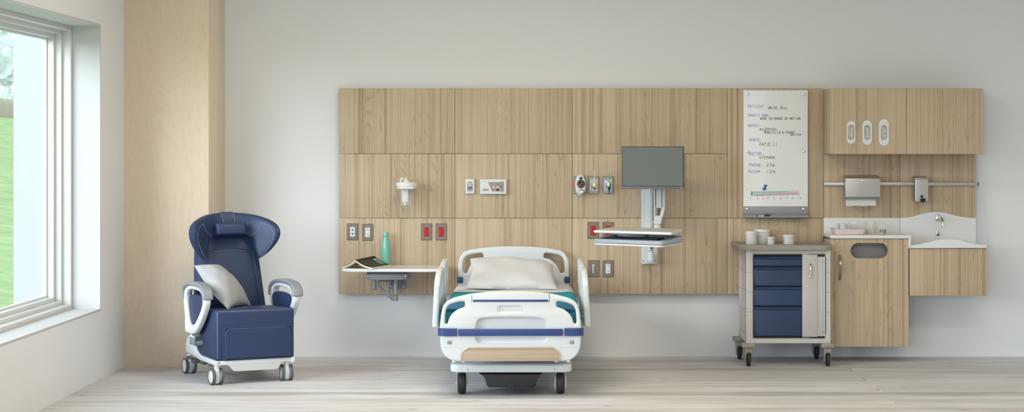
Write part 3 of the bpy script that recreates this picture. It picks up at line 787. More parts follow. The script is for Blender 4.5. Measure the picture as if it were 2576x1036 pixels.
for s_, a, c, d, e in lines_b:
    b = B(); write(b, s_, X(a, YB), X(c, YB), Z(d, YB), Z(e, YB), .0024, yw); obj('handwriting', b.bm, INKB, glass)['label'] = 'blue handwritten word'
for s_, a, c, d, e in lines_k:
    b = B(); write(b, s_, X(a, YB), X(c, YB), Z(d, YB), Z(e, YB), .0024, yw); obj('handwriting', b.bm, INKK, glass)['label'] = 'black handwritten words'
b = B()
for s_, p_ in (('1', 1888.5), ('2', 1905.5), ('3', 1919.5), ('4', 1931.5), ('5', 1947.5), ('6', 1964), ('7', 1979.5), ('8', 1993.5)):
    write(b, s_, X(p_-2.6, YB), X(p_+2.6, YB), Z(500.5, YB), Z(496, YB), .0014, yw)
write(b, '10', X(2008, YB), X(2016, YB), Z(500, YB), Z(496, YB), .0014, yw)
ribbon(b, cat([(X(1889, YB), Z(491.8, YB)), (X(1930, YB), Z(490.8, YB)), (X(1970, YB), Z(489.4, YB)), (X(2011, YB), Z(488.6, YB))], 5), .0018, yw-.0002)
for p_, q_ in ((1889.5, 492), (1905.5, 491.3), (1919, 491), (1931.5, 490.7), (1948, 490.3), (1964, 489.7), (1980, 489.3), (1994, 489), (2010, 488.6)):
    ribbon(b, [(X(p_, YB), Z(q_-.8, YB)), (X(p_, YB), Z(q_+2, YB))], .0014, yw-.0002)
obj('scale_line', b.bm, INKK, glass)
def wedge_top(u): return 482.0-.0*u if u < .85 else 482.0-(u-.85)*6
b = B()
for k in range(60):                                    # green hatching shrinks to the right
    u = k/60; px_ = 1891+u*98; top = 481.8; bot = 490.6-8.6*u
    if bot-top > .5: ribbon(b, [(X(px_+1.4, YB), Z(top, YB)), (X(px_-1.2, YB), Z(bot, YB))], .0019, yw)
ribbon(b, [(X(1889.5, YB), Z(482, YB)), (X(1990, YB), Z(481.3, YB))], .0014, yw-.0001); b.plate([(X(1889, YB), Z(491, YB)), (X(1893, YB), Z(491, YB)), (X(1893, YB), Z(481.5, YB)), (X(1889, YB), Z(481.5, YB))], yw-.0001, yw+.0003, bev=.0001)
obj('green_hatching', b.bm, INKG, glass)
b = B()
for k in range(72):
    u = k/72; px_ = 1898+u*111; bot = 491-2.4*u; top = max(479.2, min(490.5, 490.8-9.0*max(0, (u-.02))*1.05-.8*u)); top = max(top, 481.5-2.2*max(0, u-.8)*5) 
    if bot-top > .3: ribbon(b, [(X(px_+1.4, YB), Z(top, YB)), (X(px_-1.0, YB), Z(bot, YB))], .0019, yw+.0001)
ribbon(b, [(X(1985, YB), Z(481.5, YB)), (X(2009, YB), Z(479.4, YB)), (X(2009.5, YB), Z(488, YB))], .0014, yw-.0001)
obj('pink_hatching', b.bm, INKP, glass)
b = B(); b.plate([(X(1922, YB), Z(464.5, YB)), (X(1930.5, YB), Z(464.3, YB)), (X(1926.8, YB), Z(474.5, YB)), (X(1930, YB), Z(476.2, YB)), (X(1920.5, YB), Z(479.8, YB)), (X(1915.5, YB), Z(471, YB)), (X(1920.8, YB), Z(474, YB))], yw-.0002, yw+.0003, bev=.0001)
obj('blue_arrow', b.bm, mat('strong_blue_ink', (64, 94, 172), .5, noise=.12, nscale=200), glass)
# markers lying in the trough
def marker(px0, px1, py, y, m1, label, lift=0):
    xa, xb, z = X(px0, y), X(px1, y), Z(py, y)
    t = thing('marker_pen', ((xa+xb)/2, y, z), label, 'marker', 'marker pens in the board trough')
    L_ = xb-xa; b = B(); b.cyl((xa, y, z), (1, 0, 0), .0052, L_*.62, 14, bev=.0008); obj('barrel', b.bm, WHITE2, t)
    b = B(); b.cyl((xa+L_*.62, y, z), (1, 0, 0), .0056, L_*.38, 14, bev=.001); obj('cap', b.bm, m1, t)
    b = B(); b.cyl((xa+L_*.1, y, z), (1, 0, 0), .0054, L_*.18, 14); obj('print_band', b.bm, BLACK, t)
marker(1893, 1928, 541.8, -.112, BLACK, 'black-capped marker lying at the back of the board trough')
marker(1897, 1936, 544.0, -.126, BLACK, 'black-capped marker lying at the front of the board trough')
t = thing('marker_pen', (X(1942, -.118), -.118, Z(541.5, -.118)), 'black marker with a pointed cap, tilted on the other pens in the trough', 'marker', 'marker pens in the board trough')
b = B(); b.tube([(X(1926, -.118), -.118, Z(540.3, -.118)), (X(1936, -.118), -.118, Z(541.2, -.118))], .005, 12); obj('barrel', b.bm, BLACK, t)
b = B(); b.tube([(X(1936, -.118), -.118, Z(541.2, -.118)), (X(1940, -.118), -.118, Z(541.8, -.118)), (X(1945, -.118), -.118, Z(543, -.118))], .005, 12, rads=[.0052, .0045, .002]); obj('cap', b.bm, BLACK, t)

# ------------------------------------------------------------------ monitor, mount and keyboard tray
yc = -.12
xa, xb = X(1613.5, yc), X(1654, yc); za_, zb_ = Z(664, yc), Z(400, yc)
t = thing('wall_workstation', ((xa+xb)/2, YP1, za_), 'white wall track with an arm, a flat work tray and a grey keyboard shelf', 'workstation')
b = B(); b.box(xa, xb, -.105, YP1, za_, zb_, .002)
b.plate(roundp([(xa, -.105), (xa, -.12), (xa+.032, -.122), (xa+.034, -.128), (xa+.055, -.150), (xb-.035, -.150), (xb-.028, -.128), (xb-.026, -.105)], .006), Z(600, yc), zb_, plane='xy', bev=.001)
trk = obj('wall_track', b.bm, WHITE, t)
b = B(); b.box(xa+.0325, xa+.0340, -.1235, -.121, Z(600, yc), zb_); obj('track_seam', b.bm, GREY2, trk)
for px_ in (1618, 1649.5):
    b = B(); b.cyl((X(px_, -.106), -.105, Z(656, -.106)), (0, -1, 0), .0036, .002, 14); obj('bolt', b.bm, DGREY, trk)
# monitor arm
ya = -.23
def zoom3(zx, zy, y): return (X(1560+zx/8.635, y), Z(460+zy/8.635, y))
o1 = [zoom3(*p, ya) for p in ((735, 60), (975, 60), (975, 520), (965, 600), (930, 720), (900, 800), (893, 905), (725, 905), (735, 800), (735, 600))]
o1 = roundp(o1, .02, 4)
hole = roundp([zoom3(*p, ya) for p in ((765, 545), (900, 545), (862, 708), (760, 708))], .006, 4)
b = B(); b.plate(o1, ya-.03, ya+.03, [hole], bev=.006); arm = obj('monitor_arm', b.bm, WHITE, t)
b = B()
s1 = zoom3(758, 530, ya); s2 = zoom3(775, 60, ya); b.box(s1[0], s2[0], ya-.031, ya-.028, s1[1], s2[1])
s1 = zoom3(900, 530, ya); s2 = zoom3(912, 60, ya); b.box(s1[0], s2[0], ya-.031, ya-.028, s1[1], s2[1]); obj('arm_slot', b.bm, BLACK, arm)
px0 = zoom3(808, 905, ya); b = B(); b.cyl((px0[0], ya, px0[1]-.055), (0, 0, 1), .026, .055, 28, bev=.002); b.box(px0[0]-.02, px0[0]+.012, ya, -.14, px0[1]-.05, px0[1]-.005, .004); obj('arm_post', b.bm, WHITE, t)
b = B(); b.box(X(1661, ya)-.02, X(1661, ya)+.02, ya-.13, ya+.01, Z(425, ya)-.03, Z(425, ya)+.03, .01); obj('arm_head', b.bm, WHITE, t)
b = B(); b.tube(cat([zoom3(650, 965, -.16)[0:1]+(-.16,)+zoom3(650, 965, -.16)[1:], zoom3(670, 900, -.18)[0:1]+(-.18,)+zoom3(670, 900, -.18)[1:], zoom3(705, 853, -.2)[0:1]+(-.2,)+zoom3(705, 853, -.2)[1:], zoom3(730, 870, -.21)[0:1]+(-.21,)+zoom3(730, 870, -.21)[1:]], 6), .0022, 8); obj('cable', b.bm, WHITE2, t)
# work tray: corners on the plan
zt_ = .915
def at(px, py, z): d = (H-z)*F/(py-VY); return ((px-VX)*d/F, d-D)
A = at(1491.5, 579.2, zt_); Bc = at(1690, 585.0, zt_); Cc = at(1716.5, 577.3, zt_); Dc = at(1712, 575.0, zt_); Ec = at(1537, 570.9, zt_)
plan = roundp([A, Bc, Cc, Dc, Ec], [.02, .03, .02, .02, .03], 5)
b = B(); b.plate(plan, zt_-.016, zt_, plane='xy', bev=.006); tray = obj('work_tray', b.bm, WHITE2, t)
cx0 = sum(p[0] for p in (A, Bc, Cc, Dc, Ec))/5; cy0 = sum(p[1] for p in (A, Bc, Cc, Dc, Ec))/5
def shrink(pl, k, dx=0, dy=0): return [(cx0+(p[0]-cx0)*k+dx, cy0+(p[1]-cy0)*k+dy) for p in pl]
b = B(); b.plate(shrink(plan, .93), zt_-.001, zt_+.0012, plane='xy', bev=.0005); obj('tray_pad', b.bm, mat('pale_grey_pad', (196, 197, 197), .35, noise=.01), tray)
# keyboard shelf
zs = .868
A2 = at(1493, 603, .845); 
plan2 = roundp([(A[0]+.004, A[1]-.005), (Bc[0]-.06, Bc[1]-.02), (Cc[0]+.005, Cc[1]-.03), (Dc[0]+.008, Dc[1]), (Ec[0]+.01, Ec[1])], [.025, .05, .02, .02, .03], 5)
b = B(); b.plate(plan2, .824, .836, plane='xy', bev=.004); obj('shelf_base', b.bm, WHITE2, t)
cs2 = [(A[0]+.004, A[1]-.005), (Bc[0]-.06, Bc[1]-.02), (Cc[0]+.005, Cc[1]-.03), (Dc[0]+.008, Dc[1]), (Ec[0]+.01, Ec[1])]
mx2, my2 = sum(p[0] for p in cs2)/5, sum(p[1] for p in cs2)/5
hole2 = roundp([(mx2+(p[0]-mx2)*.84-.012, my2+(p[1]-my2)*.78+.035) for p in cs2], .02, 4)
b = B(); b.plate(plan2, .838, .852, plane='xy', bev=.004)
b.plate(plan2, .848, .872, [hole2], plane='xy', bev=.005)
fn2 = Vector((cs2[1][0]-cs2[0][0], cs2[1][1]-cs2[0][1])).normalized(); fn2 = Vector((-fn2.y, fn2.x))
for v_ in b.bm.verts:
    dd = (v_.co.x-cs2[0][0])*fn2.x+(v_.co.y-cs2[0][1])*fn2.y
    if v_.co.z > .858 and dd < .13: v_.co.z -= .011
obj('keyboard_shelf', b.bm, mat('blue_grey_plastic', (176, 186, 197), .42, noise=.01), t)
b = B(); b.cyl(((Dc[0]+Ec[0])/2, (Dc[1]+Ec[1])/2-.03, .845), (0, 0, 1), .02, .055, 18)
obj('tray_bracket', b.bm, GREY, t)
# support under the shelf
yu = -.2; xm = X(1636.5, yu)
b = B(); b.cyl((xm, yu, Z(657, yu)), (0, 0, 1), .024, .826-Z(657, yu), 26, bev=.004); b.box(xm-.018, xm+.018, yu-.02, -.11, Z(655, yu), Z(640, yu), .006)
b.box(xm-.024, xm+.018, yu-.034, yu, Z(630, yu), Z(621.5, yu), .004); sup = obj('support_post', b.bm, WHITE, t)
b = B(); b.box(xm-.004, xm+.014, yu-.0355, yu-.033, Z(625.5, yu), Z(621.5, yu), .001); b.box(xm-.003, xm+.012, yu-.0355, yu-.033, Z(629.5, yu), Z(628, yu), .0005); obj('release_gap', b.bm, BLACK, sup)
b = B(); b.plate(roundp([(X(1622, yu), Z(653, yu)), (X(1646, yu), Z(653, yu)), (X(1646, yu), Z(664, yu)), (X(1624, yu), Z(664, yu))], .012, 5), -.165, -.106, bev=.004); foot = obj('foot_bracket', b.bm, WHITE, t)
for px_ in (1628, 1641):
    b = B(); b.lathe([(0, .003), (.003, .003), (.005, .001), (.005, 0)], (X(px_, -.165), -.165, Z(656.5, -.165)), (0, -1, 0), 16); obj('bolt', b.bm, SCREW, foot)

# keyboard on the shelf
d1 = Vector((Bc[0]-A[0], Bc[1]-A[1])).normalized(); ang = math.atan2(d1.y, d1.x)
kc = ((A[0]+Bc[0])/2+.055, (A[1]+Bc[1])/2+.175)
t = thing('keyboard', (kc[0], kc[1], .852), 'black keyboard on the grey shelf under the white work tray', 'keyboard', rz=ang)
b = B(); b.box(-.175, .165, -.065, .065, 0, .012, .004); obj('case', b.bm, BLACK, t, local=True)
kb = B(); kb.box(-.0078, .0078, -.0078, .0078, 0, .007, .0015)
KEYM = mat('black_keys', (46, 47, 50), .45, noise=.05)
first = None
rows = []
for r in range(5):
    for k in range(17): rows.append((-.163+k*.0195, -.045+r*.0215))
first = obj('key', kb.bm, KEYM, t, local=True)
for i, (kx_, ky_) in enumerate(rows):
    o = first if i == 0 else first.copy()
    if i: COL.objects.link(o); o.parent = t
    o.location = (kx_, ky_, .011)

# monitor
ym = -.42; am = math.radians(-9)
mx0, mx1, mz0, mz1 = X(1564.8, ym), X(1719.4, ym), Z(475.3, ym), Z(368.4, ym)
mc = (mx0+mx1)/2; mw = (mx1-mx0)/math.cos(am)/2
t = thing('computer_monitor', (mc, ym, mz0), 'dark computer monitor held by the white arm on the wood wall', 'monitor', rz=am)
hh = mz1-mz0
b = B(); b.box(-mw, mw, -.012, .014, 0, hh, .002); b.box(-mw*.72, mw*.72, .012, .05, hh*.18, hh*.85, .01); obj('case', b.bm, BLACK, t, local=True)
b = B(); b.box(-mw+.004, mw-.004, -.0128, -.0115, .020, hh-.004, 0); obj('screen', b.bm, SCREEN, t, local=True)
b = B(); b.box(-mw+.0005, mw-.0005, -.0145, -.010, .0005, .0165, .0008); bz = obj('lower_bezel', b.bm, mat('bezel_grey', (108, 112, 118), .45, .2, noise=.02), t, local=True)
for k in range(5):
    b = B(); b.cyl((mw-.074+k*.0142, -.0144, .0085), (0, -1, 0), .0016 if k < 4 else .0035, .001, 12); obj('button', b.bm, BLACK if k < 4 else WHITE2, bz, local=True)

# ------------------------------------------------------------------ swing table with book and bottle
zt2 = .637; yfr, ybk = -.545, -.10
xl, xr = -1.437, -.742
t = thing('swing_table', (-1.08, YP1, .43), 'white oval-ended table top on a grey bracket fixed to the wood panel', 'table')
pl = roundp([(xl, yfr+.01), (xr+.01, yfr), (xr, ybk), (xl+.10, ybk)], [.14, .10, .05, .12], 10)
b = B(); b.plate(pl, zt2-.020, zt2, plane='xy', bev=.008, res=3); top = obj('table_top', b.bm, WHITE2, t)
def z7(zx, zy, y): return (X(840+zx/7.4, y), Z(630+zy/7.4, y))
yh = -.42
p0 = z7(600, 415, yh); p1 = z7(1372, 415, yh)
b = B(); b.plate(roundp([(p0[0], -.16), (p0[0], yh-.01), (p0[0]+.07, yh-.03), (p1[0]-.07, yh-.03), (p1[0], yh-.01), (p1[0], -.16)], .03, 6), z7(0, 545, yh)[1], z7(0, 425, yh)[1], plane='xy', bev=.008)
hs = obj('pivot_housing', b.bm, GREY2, t)
b = B(); b.plate(roundp([(p0[0]+.004, -.17), (p0[0]+.004, yh), (p0[0]+.07, yh-.022), (p1[0]-.07, yh-.022), (p1[0]-.004, yh), (p1[0]-.004, -.17)], .03, 6), z7(0, 428, yh)[1], zt2-.019, plane='xy', bev=.002); obj('pivot_gap', b.bm, DGREY, t)
for zx in (622, 1345):
    q = z7(zx, 470, yh); b = B(); b.lathe([(0, .004), (.005, .004), (.008, .001), (.008, 0)], (q[0]+(.004 if zx < 1000 else -.004), yh-.012, q[1]), (0, -1, 0), 16); obj('bolt', b.bm, SCREW, hs)
yl = -.33
q = z7(748, 545, yl); q2_ = z7(748, 738, yl); b = B()
b.lathe([(0, 0), (.018, 0), (.0185, .004), (.017, .006), (.0185, .009), (.0155, .012), (.0155, q[1]-q2_[1]), (0, q[1]-q2_[1])], (q2_[0], yl, q2_[1])); obj('pivot_cylinder', b.bm, GREY, t)
q = z7(1147, 545, yl); q3 = z7(1147, 935, yl); hh2 = q[1]-q3[1]
b = B(); b.lathe([(0, 0), (.015, 0), (.0172, .003), (.0172, .036), (.0145, .038), (.0145, hh2), (0, hh2)], (q3[0], yl, q3[1])); cy = obj('swivel_post', b.bm, GREY, t)
for zy in (600, 822):
    b = B(); b.cyl((q3[0], yl, z7(0, zy, yl)[1]-.0015), (0, 0, 1), .0152, .003, 24); obj('copper_ring', b.bm, COPPER, cy)
outer = [z7(*p, yl) for p in ((815, 558), (1110, 558), (1110, 920), (1085, 930), (820, 690))]
h1 = roundp([z7(*p, yl) for p in ((845, 580), (985, 580), (1000, 745), (980, 770), (840, 652))], .006, 4)
h2 = roundp([z7(*p, yl) for p in ((1035, 585), (1100, 575), (1100, 830), (1060, 835), (1030, 790))], .012, 4)
b = B(); b.plate(roundp(outer, .008, 4), yl-.012, yl+.012, [h1, h2], bev=.004); obj('swing_arm', b.bm, GREY2, t)
m0 = z7(1040, 725, YP1); m1 = z7(1345, 540, YP1)
b = B(); b.plate(rrect(m0[0], m1[0], m0[1], m1[1], .012), YP1-.012, YP1, bev=.003); b.box(m0[0]+.03, m1[0]-.03, -.31, YP1-.005, m1[1]-.03, m1[1]+.01, .006); mp_ = obj('mounting_plate', b.bm, GREY2, t)
for zx, zy in ((1300, 670), (1042+18, 660)):
    q = z7(zx, zy, YP1-.012); b = B(); b.lathe([(0, .004), (.004, .004), (.007, .001), (.007, 0)], (q[0], YP1-.012, q[1]), (0, -1, 0), 16); obj('bolt', b.bm, SCREW, mp_)

# open book lying face down
zB = zt2+.001
Ln, Rn, Tn = Vector((-1.414, -.40, zB)), Vector((-1.318, -.47, .683)), Vector((-1.195, -.56, zB))
Lf, Rf, Tf = Vector((-1.355, -.16, zB)), Vector((-1.218, -.21, .693)), Vector((-1.102, -.25, zB))
def side(a, r, n=12, sag=.010):
    out = []
    for k in range(n+1):
        u = k/n; p = r.lerp(a, u); p.z = zB+(r.z-zB)*(1-u)**1.9; out.append(p)
    return out
t = thing('open_book', (-1.24, -.35, zB), 'open paperback with a dark cover lying face down on the swing table', 'book')
def leafs(a, r, f, g, thick, off, name, m, par, k0=0, k1=12, e=0.0):
    N = side(a, r)[k0:k1+1]; Fh = side(f, g)[k0:k1+1]; b = B()
    P = []
    for p, q in zip(N, Fh):
        P.append([p.lerp(q, -e+ (1+2*e)*j/6)+Vector((0, 0, off)) for j in range(7)])
    b.grid(P, th=(0, 0, thick)); return obj(name, b.bm, m, par)
leafs(Tn, Rn, Tf, Rf, .011, .0, 'pages', PAPER, t); leafs(Ln, Rn, Lf, Rf, .010, .0, 'pages', PAPER, t)
cv = leafs(Tn, Rn, Tf, Rf, .0012, .0112, 'cover', COVER, t, e=.006); leafs(Ln, Rn, Lf, Rf, .0012, .0104, 'cover', COVER, t, e=.006)
N_, F_ = side(Tn, Rn), side(Tf, Rf); P = []
for k in range(2, 9): P.append([N_[k].lerp(F_[k], j)+Vector((0, 0, .0127)) for j in (.78, .86, .94)])
b = B(); b.grid(P, th=(0, 0, .0003)); lb = obj('cover_label', b.bm, mat('pale_blue_label', (190, 214, 216), .5, noise=.03), cv)
b = B()
for k in range(3, 8):
    P = [[N_[k].lerp(N_[k+1], e).lerp(F_[k].lerp(F_[k+1], e), j)+Vector((0, 0, .0134)) for j in (.82, .90)] for e in (0.15, .8)]
    b.grid(P, th=(0, 0, .0002))
obj('label_print', b.bm, BLACK, lb)
b = B()
for j in range(9):
    P = [[N_[k].lerp(F_[k], .10+.07*j+e)+Vector((0, 0, .0127)) for e in (0, .022)] for k in range(2, 10 if j % 3 else 8)]
    b.grid(P, th=(0, 0, .0002))
obj('cover_print', b.bm, mat('faint_gold_print', (92, 92, 66), .5, noise=.4, nscale=300), cv)

# bottle
yb_ = -.135; x = X(970.3, yb_)
t = thing('water_bottle', (x, yb_, zt2), 'mint green metal water bottle standing on the swing table', 'bottle')
def bz_(py): return Z(py, yb_)-zt2
b = B(); b.lathe([(0, 0), (.026, 0), (.029, .003), (.030, .008), (.030, bz_(626)), (.0285, bz_(619)), (.0245, bz_(611)), (.0198, bz_(604)), (.0172, bz_(599)), (.0168, bz_(595.5)), (0, bz_(595.5))], (x, yb_, zt2), seg=40)
obj('bottle_body', b.bm, MINT, t)
b = B(); b.cyl((x, yb_, zt2+bz_(596.5)), (0, 0, 1), .0166, .0035, 30); obj('neck_ring', b.bm, BLACK, t)
b = B(); b.lathe([(.016, bz_(595.3)), (.0182, bz_(595)), (.0182, bz_(585)), (.0165, bz_(583.4)), (0, bz_(583.2))], (x, yb_, zt2), seg=36); obj('cap', b.bm, MINT, t)
b = B(); b.lathe([(.03005, .0175), (.0303, .018), (.03005, .0185)], (x, yb_, zt2), seg=36); obj('base_line', b.bm, mat('mint_dark', (88, 160, 148), .3, noise=.02), t)

# ------------------------------------------------------------------ hospital bed
BX = -.2640; BY = -1.13
bed = thing('hospital_bed', (BX, BY, 0), 'white hospital bed with blue bumpers facing the camera against the wood wall', 'bed', rz=math.radians(.8))
SF = 440.8; yF = -.99                                    # scale and local plane of the foot end
def fx(px): return (px-1285)/SF
def fz(py): return H-(py-VY)/SF
def f4(zx, zy): return (fx(1070+zx/2.591), fz(600+zy/2.591))
def f6(zx, zy): return (fx(1100+zx/5.18), fz(720+zy/5.18))
half = [(1282, 733.0), (1230, 734.5), (1187, 739.0), (1178, 740.5), (1150, 747.0), (1132, 753.5), (1119, 763.5), (1112.5, 778), (1109, 800), (1107, 823)]
upper = [(-abs(fx(a)), fz(c)) for a, c in half]; upper[0] = (0, fz(733))
lower = [(-.402, fz(844)), (-.4005, fz(868)), (-.388, fz(886)), (-.362, fz(900)), (-.325, fz(907.5)), (-.26, fz(908.5)), (0, fz(909))]
L1 = cat(upper, 4)+cat(lower, 4)
outline = L1+[(-a, c) for a, c in L1[::-1][1:-1]]
hl = cat([f6(360, 215), f6(345, 200), f6(290, 202), f6(210, 222), f6(150, 250), f6(120, 295), f6(105, 380), f6(100, 460), f6(105, 488), f6(125, 490), f6(140, 470), f6(165, 400), f6(215, 340), f6(280, 298), f6(340, 278), f6(360, 258)], 4, True)
cxs = lambda pl: [(-a, c) for a, c in pl][::-1]
rec = cat([f4(335, 560), f4(350, 530), f4(400, 518), f4(550, 514), f4(720, 518), f4(770, 530), f4(790, 560), f4(792, 640), f4(775, 672), f4(740, 681), f4(560, 683), f4(370, 681), f4(340, 668), f4(330, 640)], 4, True)
lat = [rrect(f4(144, 0)[0], f4(172, 0)[0], f4(0, 688)[1], f4(0, 666)[1], .002), rrect(-f4(172, 0)[0], -f4(144, 0)[0], f4(0, 688)[1], f4(0, 666)[1], .002)]
wo = cat([f4(236, 797), f4(237, 760), f4(250, 735), f4(285, 712)], 4)
woodpl = wo+[(-a, c) for a, c in wo[::-1]]
hdl = rrect(*[v for v in (f4(477, 0)[0], f4(625, 0)[0], f4(0, 474)[1], f4(0, 443)[1])], .006)
b = B(); b.plate(outline, yF, yF+.045, [hl, cxs(hl), rec, hdl], bev=.012, res=4)
fb = obj('footboard', b.bm, WHITE, bed, local=True)
b = B()                                                   # dished floor of the recess behind the band
N = 22
recf = [(a*.99, c) for a, c in rec]
xs = [v[0] for v in rec]; zs_ = [v[1] for v in rec]; rx0, rx1, rz0, rz1 = min(xs), max(xs), min(zs_), max(zs_)
P = []
for i in range(N+1):
    u = i/N; row = []
    for j in range(11):
        v = j/10; e = min(1, (1-abs(2*u-1)**6)*2)*min(1, (1-abs(2*v-1)**4)*1.5)
        row.append((rx0-.012+(rx1-rx0+.024)*u, yF+.006+.022*e, rz0-.012+(rz1-rz0+.024)*v))
    P.append(row)
b.grid(P, th=(0, .004, 0)); b.box(f4(470, 0)[0], f4(632, 0)[0], yF+.012, yF+.018, f4(0, 482)[1], f4(0, 436)[1]); obj('recess_panel', b.bm, WHITE, fb, local=True)
b = B(); b.plate(woodpl, yF-.004, yF+.012, bev=.0015); obj('wood_inset', b.bm, WOODH, fb, local=True)
b = B(); q = cat([(a, yF-.004, c) for a, c in wo], 2)
b.tube([(a, yF-.004, c) for a, c in woodpl], .0028, 8); obj('inset_trim', b.bm, mat('tan_edge', (196, 172, 146), .5, noise=.02), fb, local=True)
# blue band: middle piece and two ends
b = B(); b.box(fx(1153.5), fx(1416), yF-.020, yF-.004, fz(844), fz(826.5), .006, 3); obj('bumper_band', b.bm, BLUE, fb, local=True)
for sgn in (-1, 1):
    b = B(); P = []
    for k in range(11):
        u = k/10; x_ = sgn*(abs(fx(1150))+u*(.4155-abs(fx(1150)))); y_ = yF-.018+.024*max(0, (u-.6)/.4)**2
        P.append([(x_, y_, fz(844.5+.0*u)+v*(fz(825)-fz(844.5)) ) for v in (0, .08, .5, .92, 1)])
    for row in P:
        for j in (0, 4): row[j] = (row[j][0], row[j][1]+.004, row[j][2])
    b.grid(P, th=(0, .022, 0)); obj('bumper_corner', b.bm, BLUE, fb, local=True)
    b = B(); b.plate(lat[0 if sgn < 0 else 1], yF-.003, yF+.004, bev=.001)
    lt = obj('latch_window', b.bm, GREY, fb, local=True)
    # panel seam line low at the corner
    b = B(); b.tube([(sgn*abs(a), yF-.0005, c) for a, c in cat([f6(75, 795), f6(270, 795), f6(322, 815), f6(300, 880), f6(270, 920), f6(285, 955)], 4)], .0007, 5); obj('corner_seam', b.bm, mat('seam_grey', (196, 199, 200), .5, noise=.02), fb, local=True)
    b = B(); x_ = sgn*.2215; b.box(x_-.0012, x_+.0012, yF-.0006, yF+.002, f6(0, 212)[1], f6(0, 100)[1]); obj('lid_seam', b.bm, DGREY, fb, local=True)
b = B(); b.box(-.2155, .2155, yF-.0035, yF+.004, f6(0, 204)[1], f6(0, 172)[1], .003); obj('blue_slot', b.bm, BLUE, fb, local=True)
b = B(); b.plate([(-.2195, f6(0, 210)[1]), (.2195, f6(0, 210)[1]), (.2195, f6(0, 100)[1]), (.11, f6(0, 78)[1]), (0, f6(0, 71)[1]), (-.11, f6(0, 78)[1]), (-.2195, f6(0, 100)[1])], yF-.002, yF+.03, bev=.0015); obj('lid', b.bm, WHITE, fb, local=True)
for sgn in (-1, 1):
    b = B(); x_ = f4(480 if sgn < 0 else 623, 0)[0]; b.tube(cat([(x_, yF-.001, f6(0, 328)[1]), (x_+sgn*.003, yF-.003, f6(0, 295)[1]), (x_, yF-.001, f6(0, 262)[1])], 5), .002, 8); obj('grip_end', b.bm, WHITE2, fb, local=True)
for x_ in (-.325, -.27, .26, .33):
    b = B(); b.cyl((x_, yF+.02, fz(911.5)), (0, 0, 1), .010, .02, 14); obj('buffer', b.bm, WHITE, fb, local=True)

# headboard (local plane +.985)
yH = .985; SH = 370.3
def h6(zx, zy): return ((1130+zx/7.4-1292)/SH, H-(610+zy/7.4-VY)/SH)
hp = [(-.376, .40), h6(165, 800), h6(166, 560), h6(170, 380), h6(200, 270), h6(255, 190), h6(340, 145), h6(520, 112), h6(700, 90), h6(950, 74)]
hh_ = hp[:1]+cat(hp[1:]+[(0, h6(0, 70)[1])], 5)
ho = hh_+[(-a, c) for a, c in hh_[::-1][1:]]
hole = cat([h6(632, 225), h6(605, 197), h6(480, 208), h6(345, 240), h6(275, 310), h6(257, 400), h6(258, 530), h6(285, 568), h6(330, 560), h6(362, 490), h6(400, 420), h6(450, 370), h6(530, 310), h6(625, 285), h6(638, 260)], 4, True)
b = B(); b.plate(ho, yH, yH+.035, [hole, cxs(hole)], bev=.010, res=4); hb = obj('headboard', b.bm, WHITE, bed, local=True)
for sgn in (-1, 1):
    a0, a1 = sorted((sgn*abs(h6(148, 0)[0]), sgn*abs(h6(254, 0)[0])))
    b = B(); b.box(a0, a1, yH-.02, yH+.045, h6(0, 748)[1], h6(0, 636)[1], .008, 3); obj('blue_bumper', b.bm, BLUE, hb, local=True)

# side rails
def rail(sgn, y0, y1, ztop0, ztop1, zbot, lean):
    X0 = sgn*.452
    out = [(y0, zbot), (y0, ztop0-.03), (y0+.04, ztop0), (y0+.16, ztop1), (y1-.05, ztop1+.006), (y1, ztop1-.03), (y1-.02, zbot+.05), (y1-.10, zbot)]
    out = roundp(out, [.008, .04, .05, .05, .04, .04, .04, .04], 5)
    ho_ = [roundp([(y0+.045, ztop0-.14), (y0+.045, ztop0-.045), (y0+.15, ztop1-.04), (y0+.22, ztop1-.04), (y0+.22, ztop0-.12)], .02, 4),
           roundp([(y0+.26, ztop0-.12), (y0+.26, ztop1-.04), (y1-.06, ztop1-.035), (y1-.06, ztop0-.12)], .02, 4)]
    b = B(); b.plate(out, -.018, .018, ho_, plane='yz', bev=.012, res=3)
    M = Matrix.Translation((X0, 0, zbot)) @ Matrix.Shear('XY', 4, (0, 0)) 
    S = Matrix(((1, 0, -sgn*lean, 0), (0, 1, 0, 0), (0, 0, 1, 0), (0, 0, 0, 1)))
    b.bm.transform(Matrix.Translation((X0, 0, zbot)) @ S @ Matrix.Translation((0, 0, -zbot)))
    r = obj('side_rail', b.bm, WHITE, bed, local=True)
    b = B()
    for k in range(8): b.box(X0-sgn*(.02+.26*lean), X0-sgn*(.018+.26*lean)+.0005, y1-.055, y1-.035, ztop1-.16+k*.014, ztop1-.153+k*.014)
    obj('grip_ribs', b.bm, CARTG, r, local=True)
    b = B(); b.box(X0-sgn*.07, X0-sgn*.012, (y0+y1)/2-.05, (y0+y1)/2+.05, .36, .42, .006); obj('rail_bracket', b.bm, GREY, r, local=True)
    return r
for sgn in (-1, 1):
    rail(sgn, -.60, -.08, .662, .700, .372, .05)
    rail(sgn, -.02, .46, .700, .716, .372, .05)
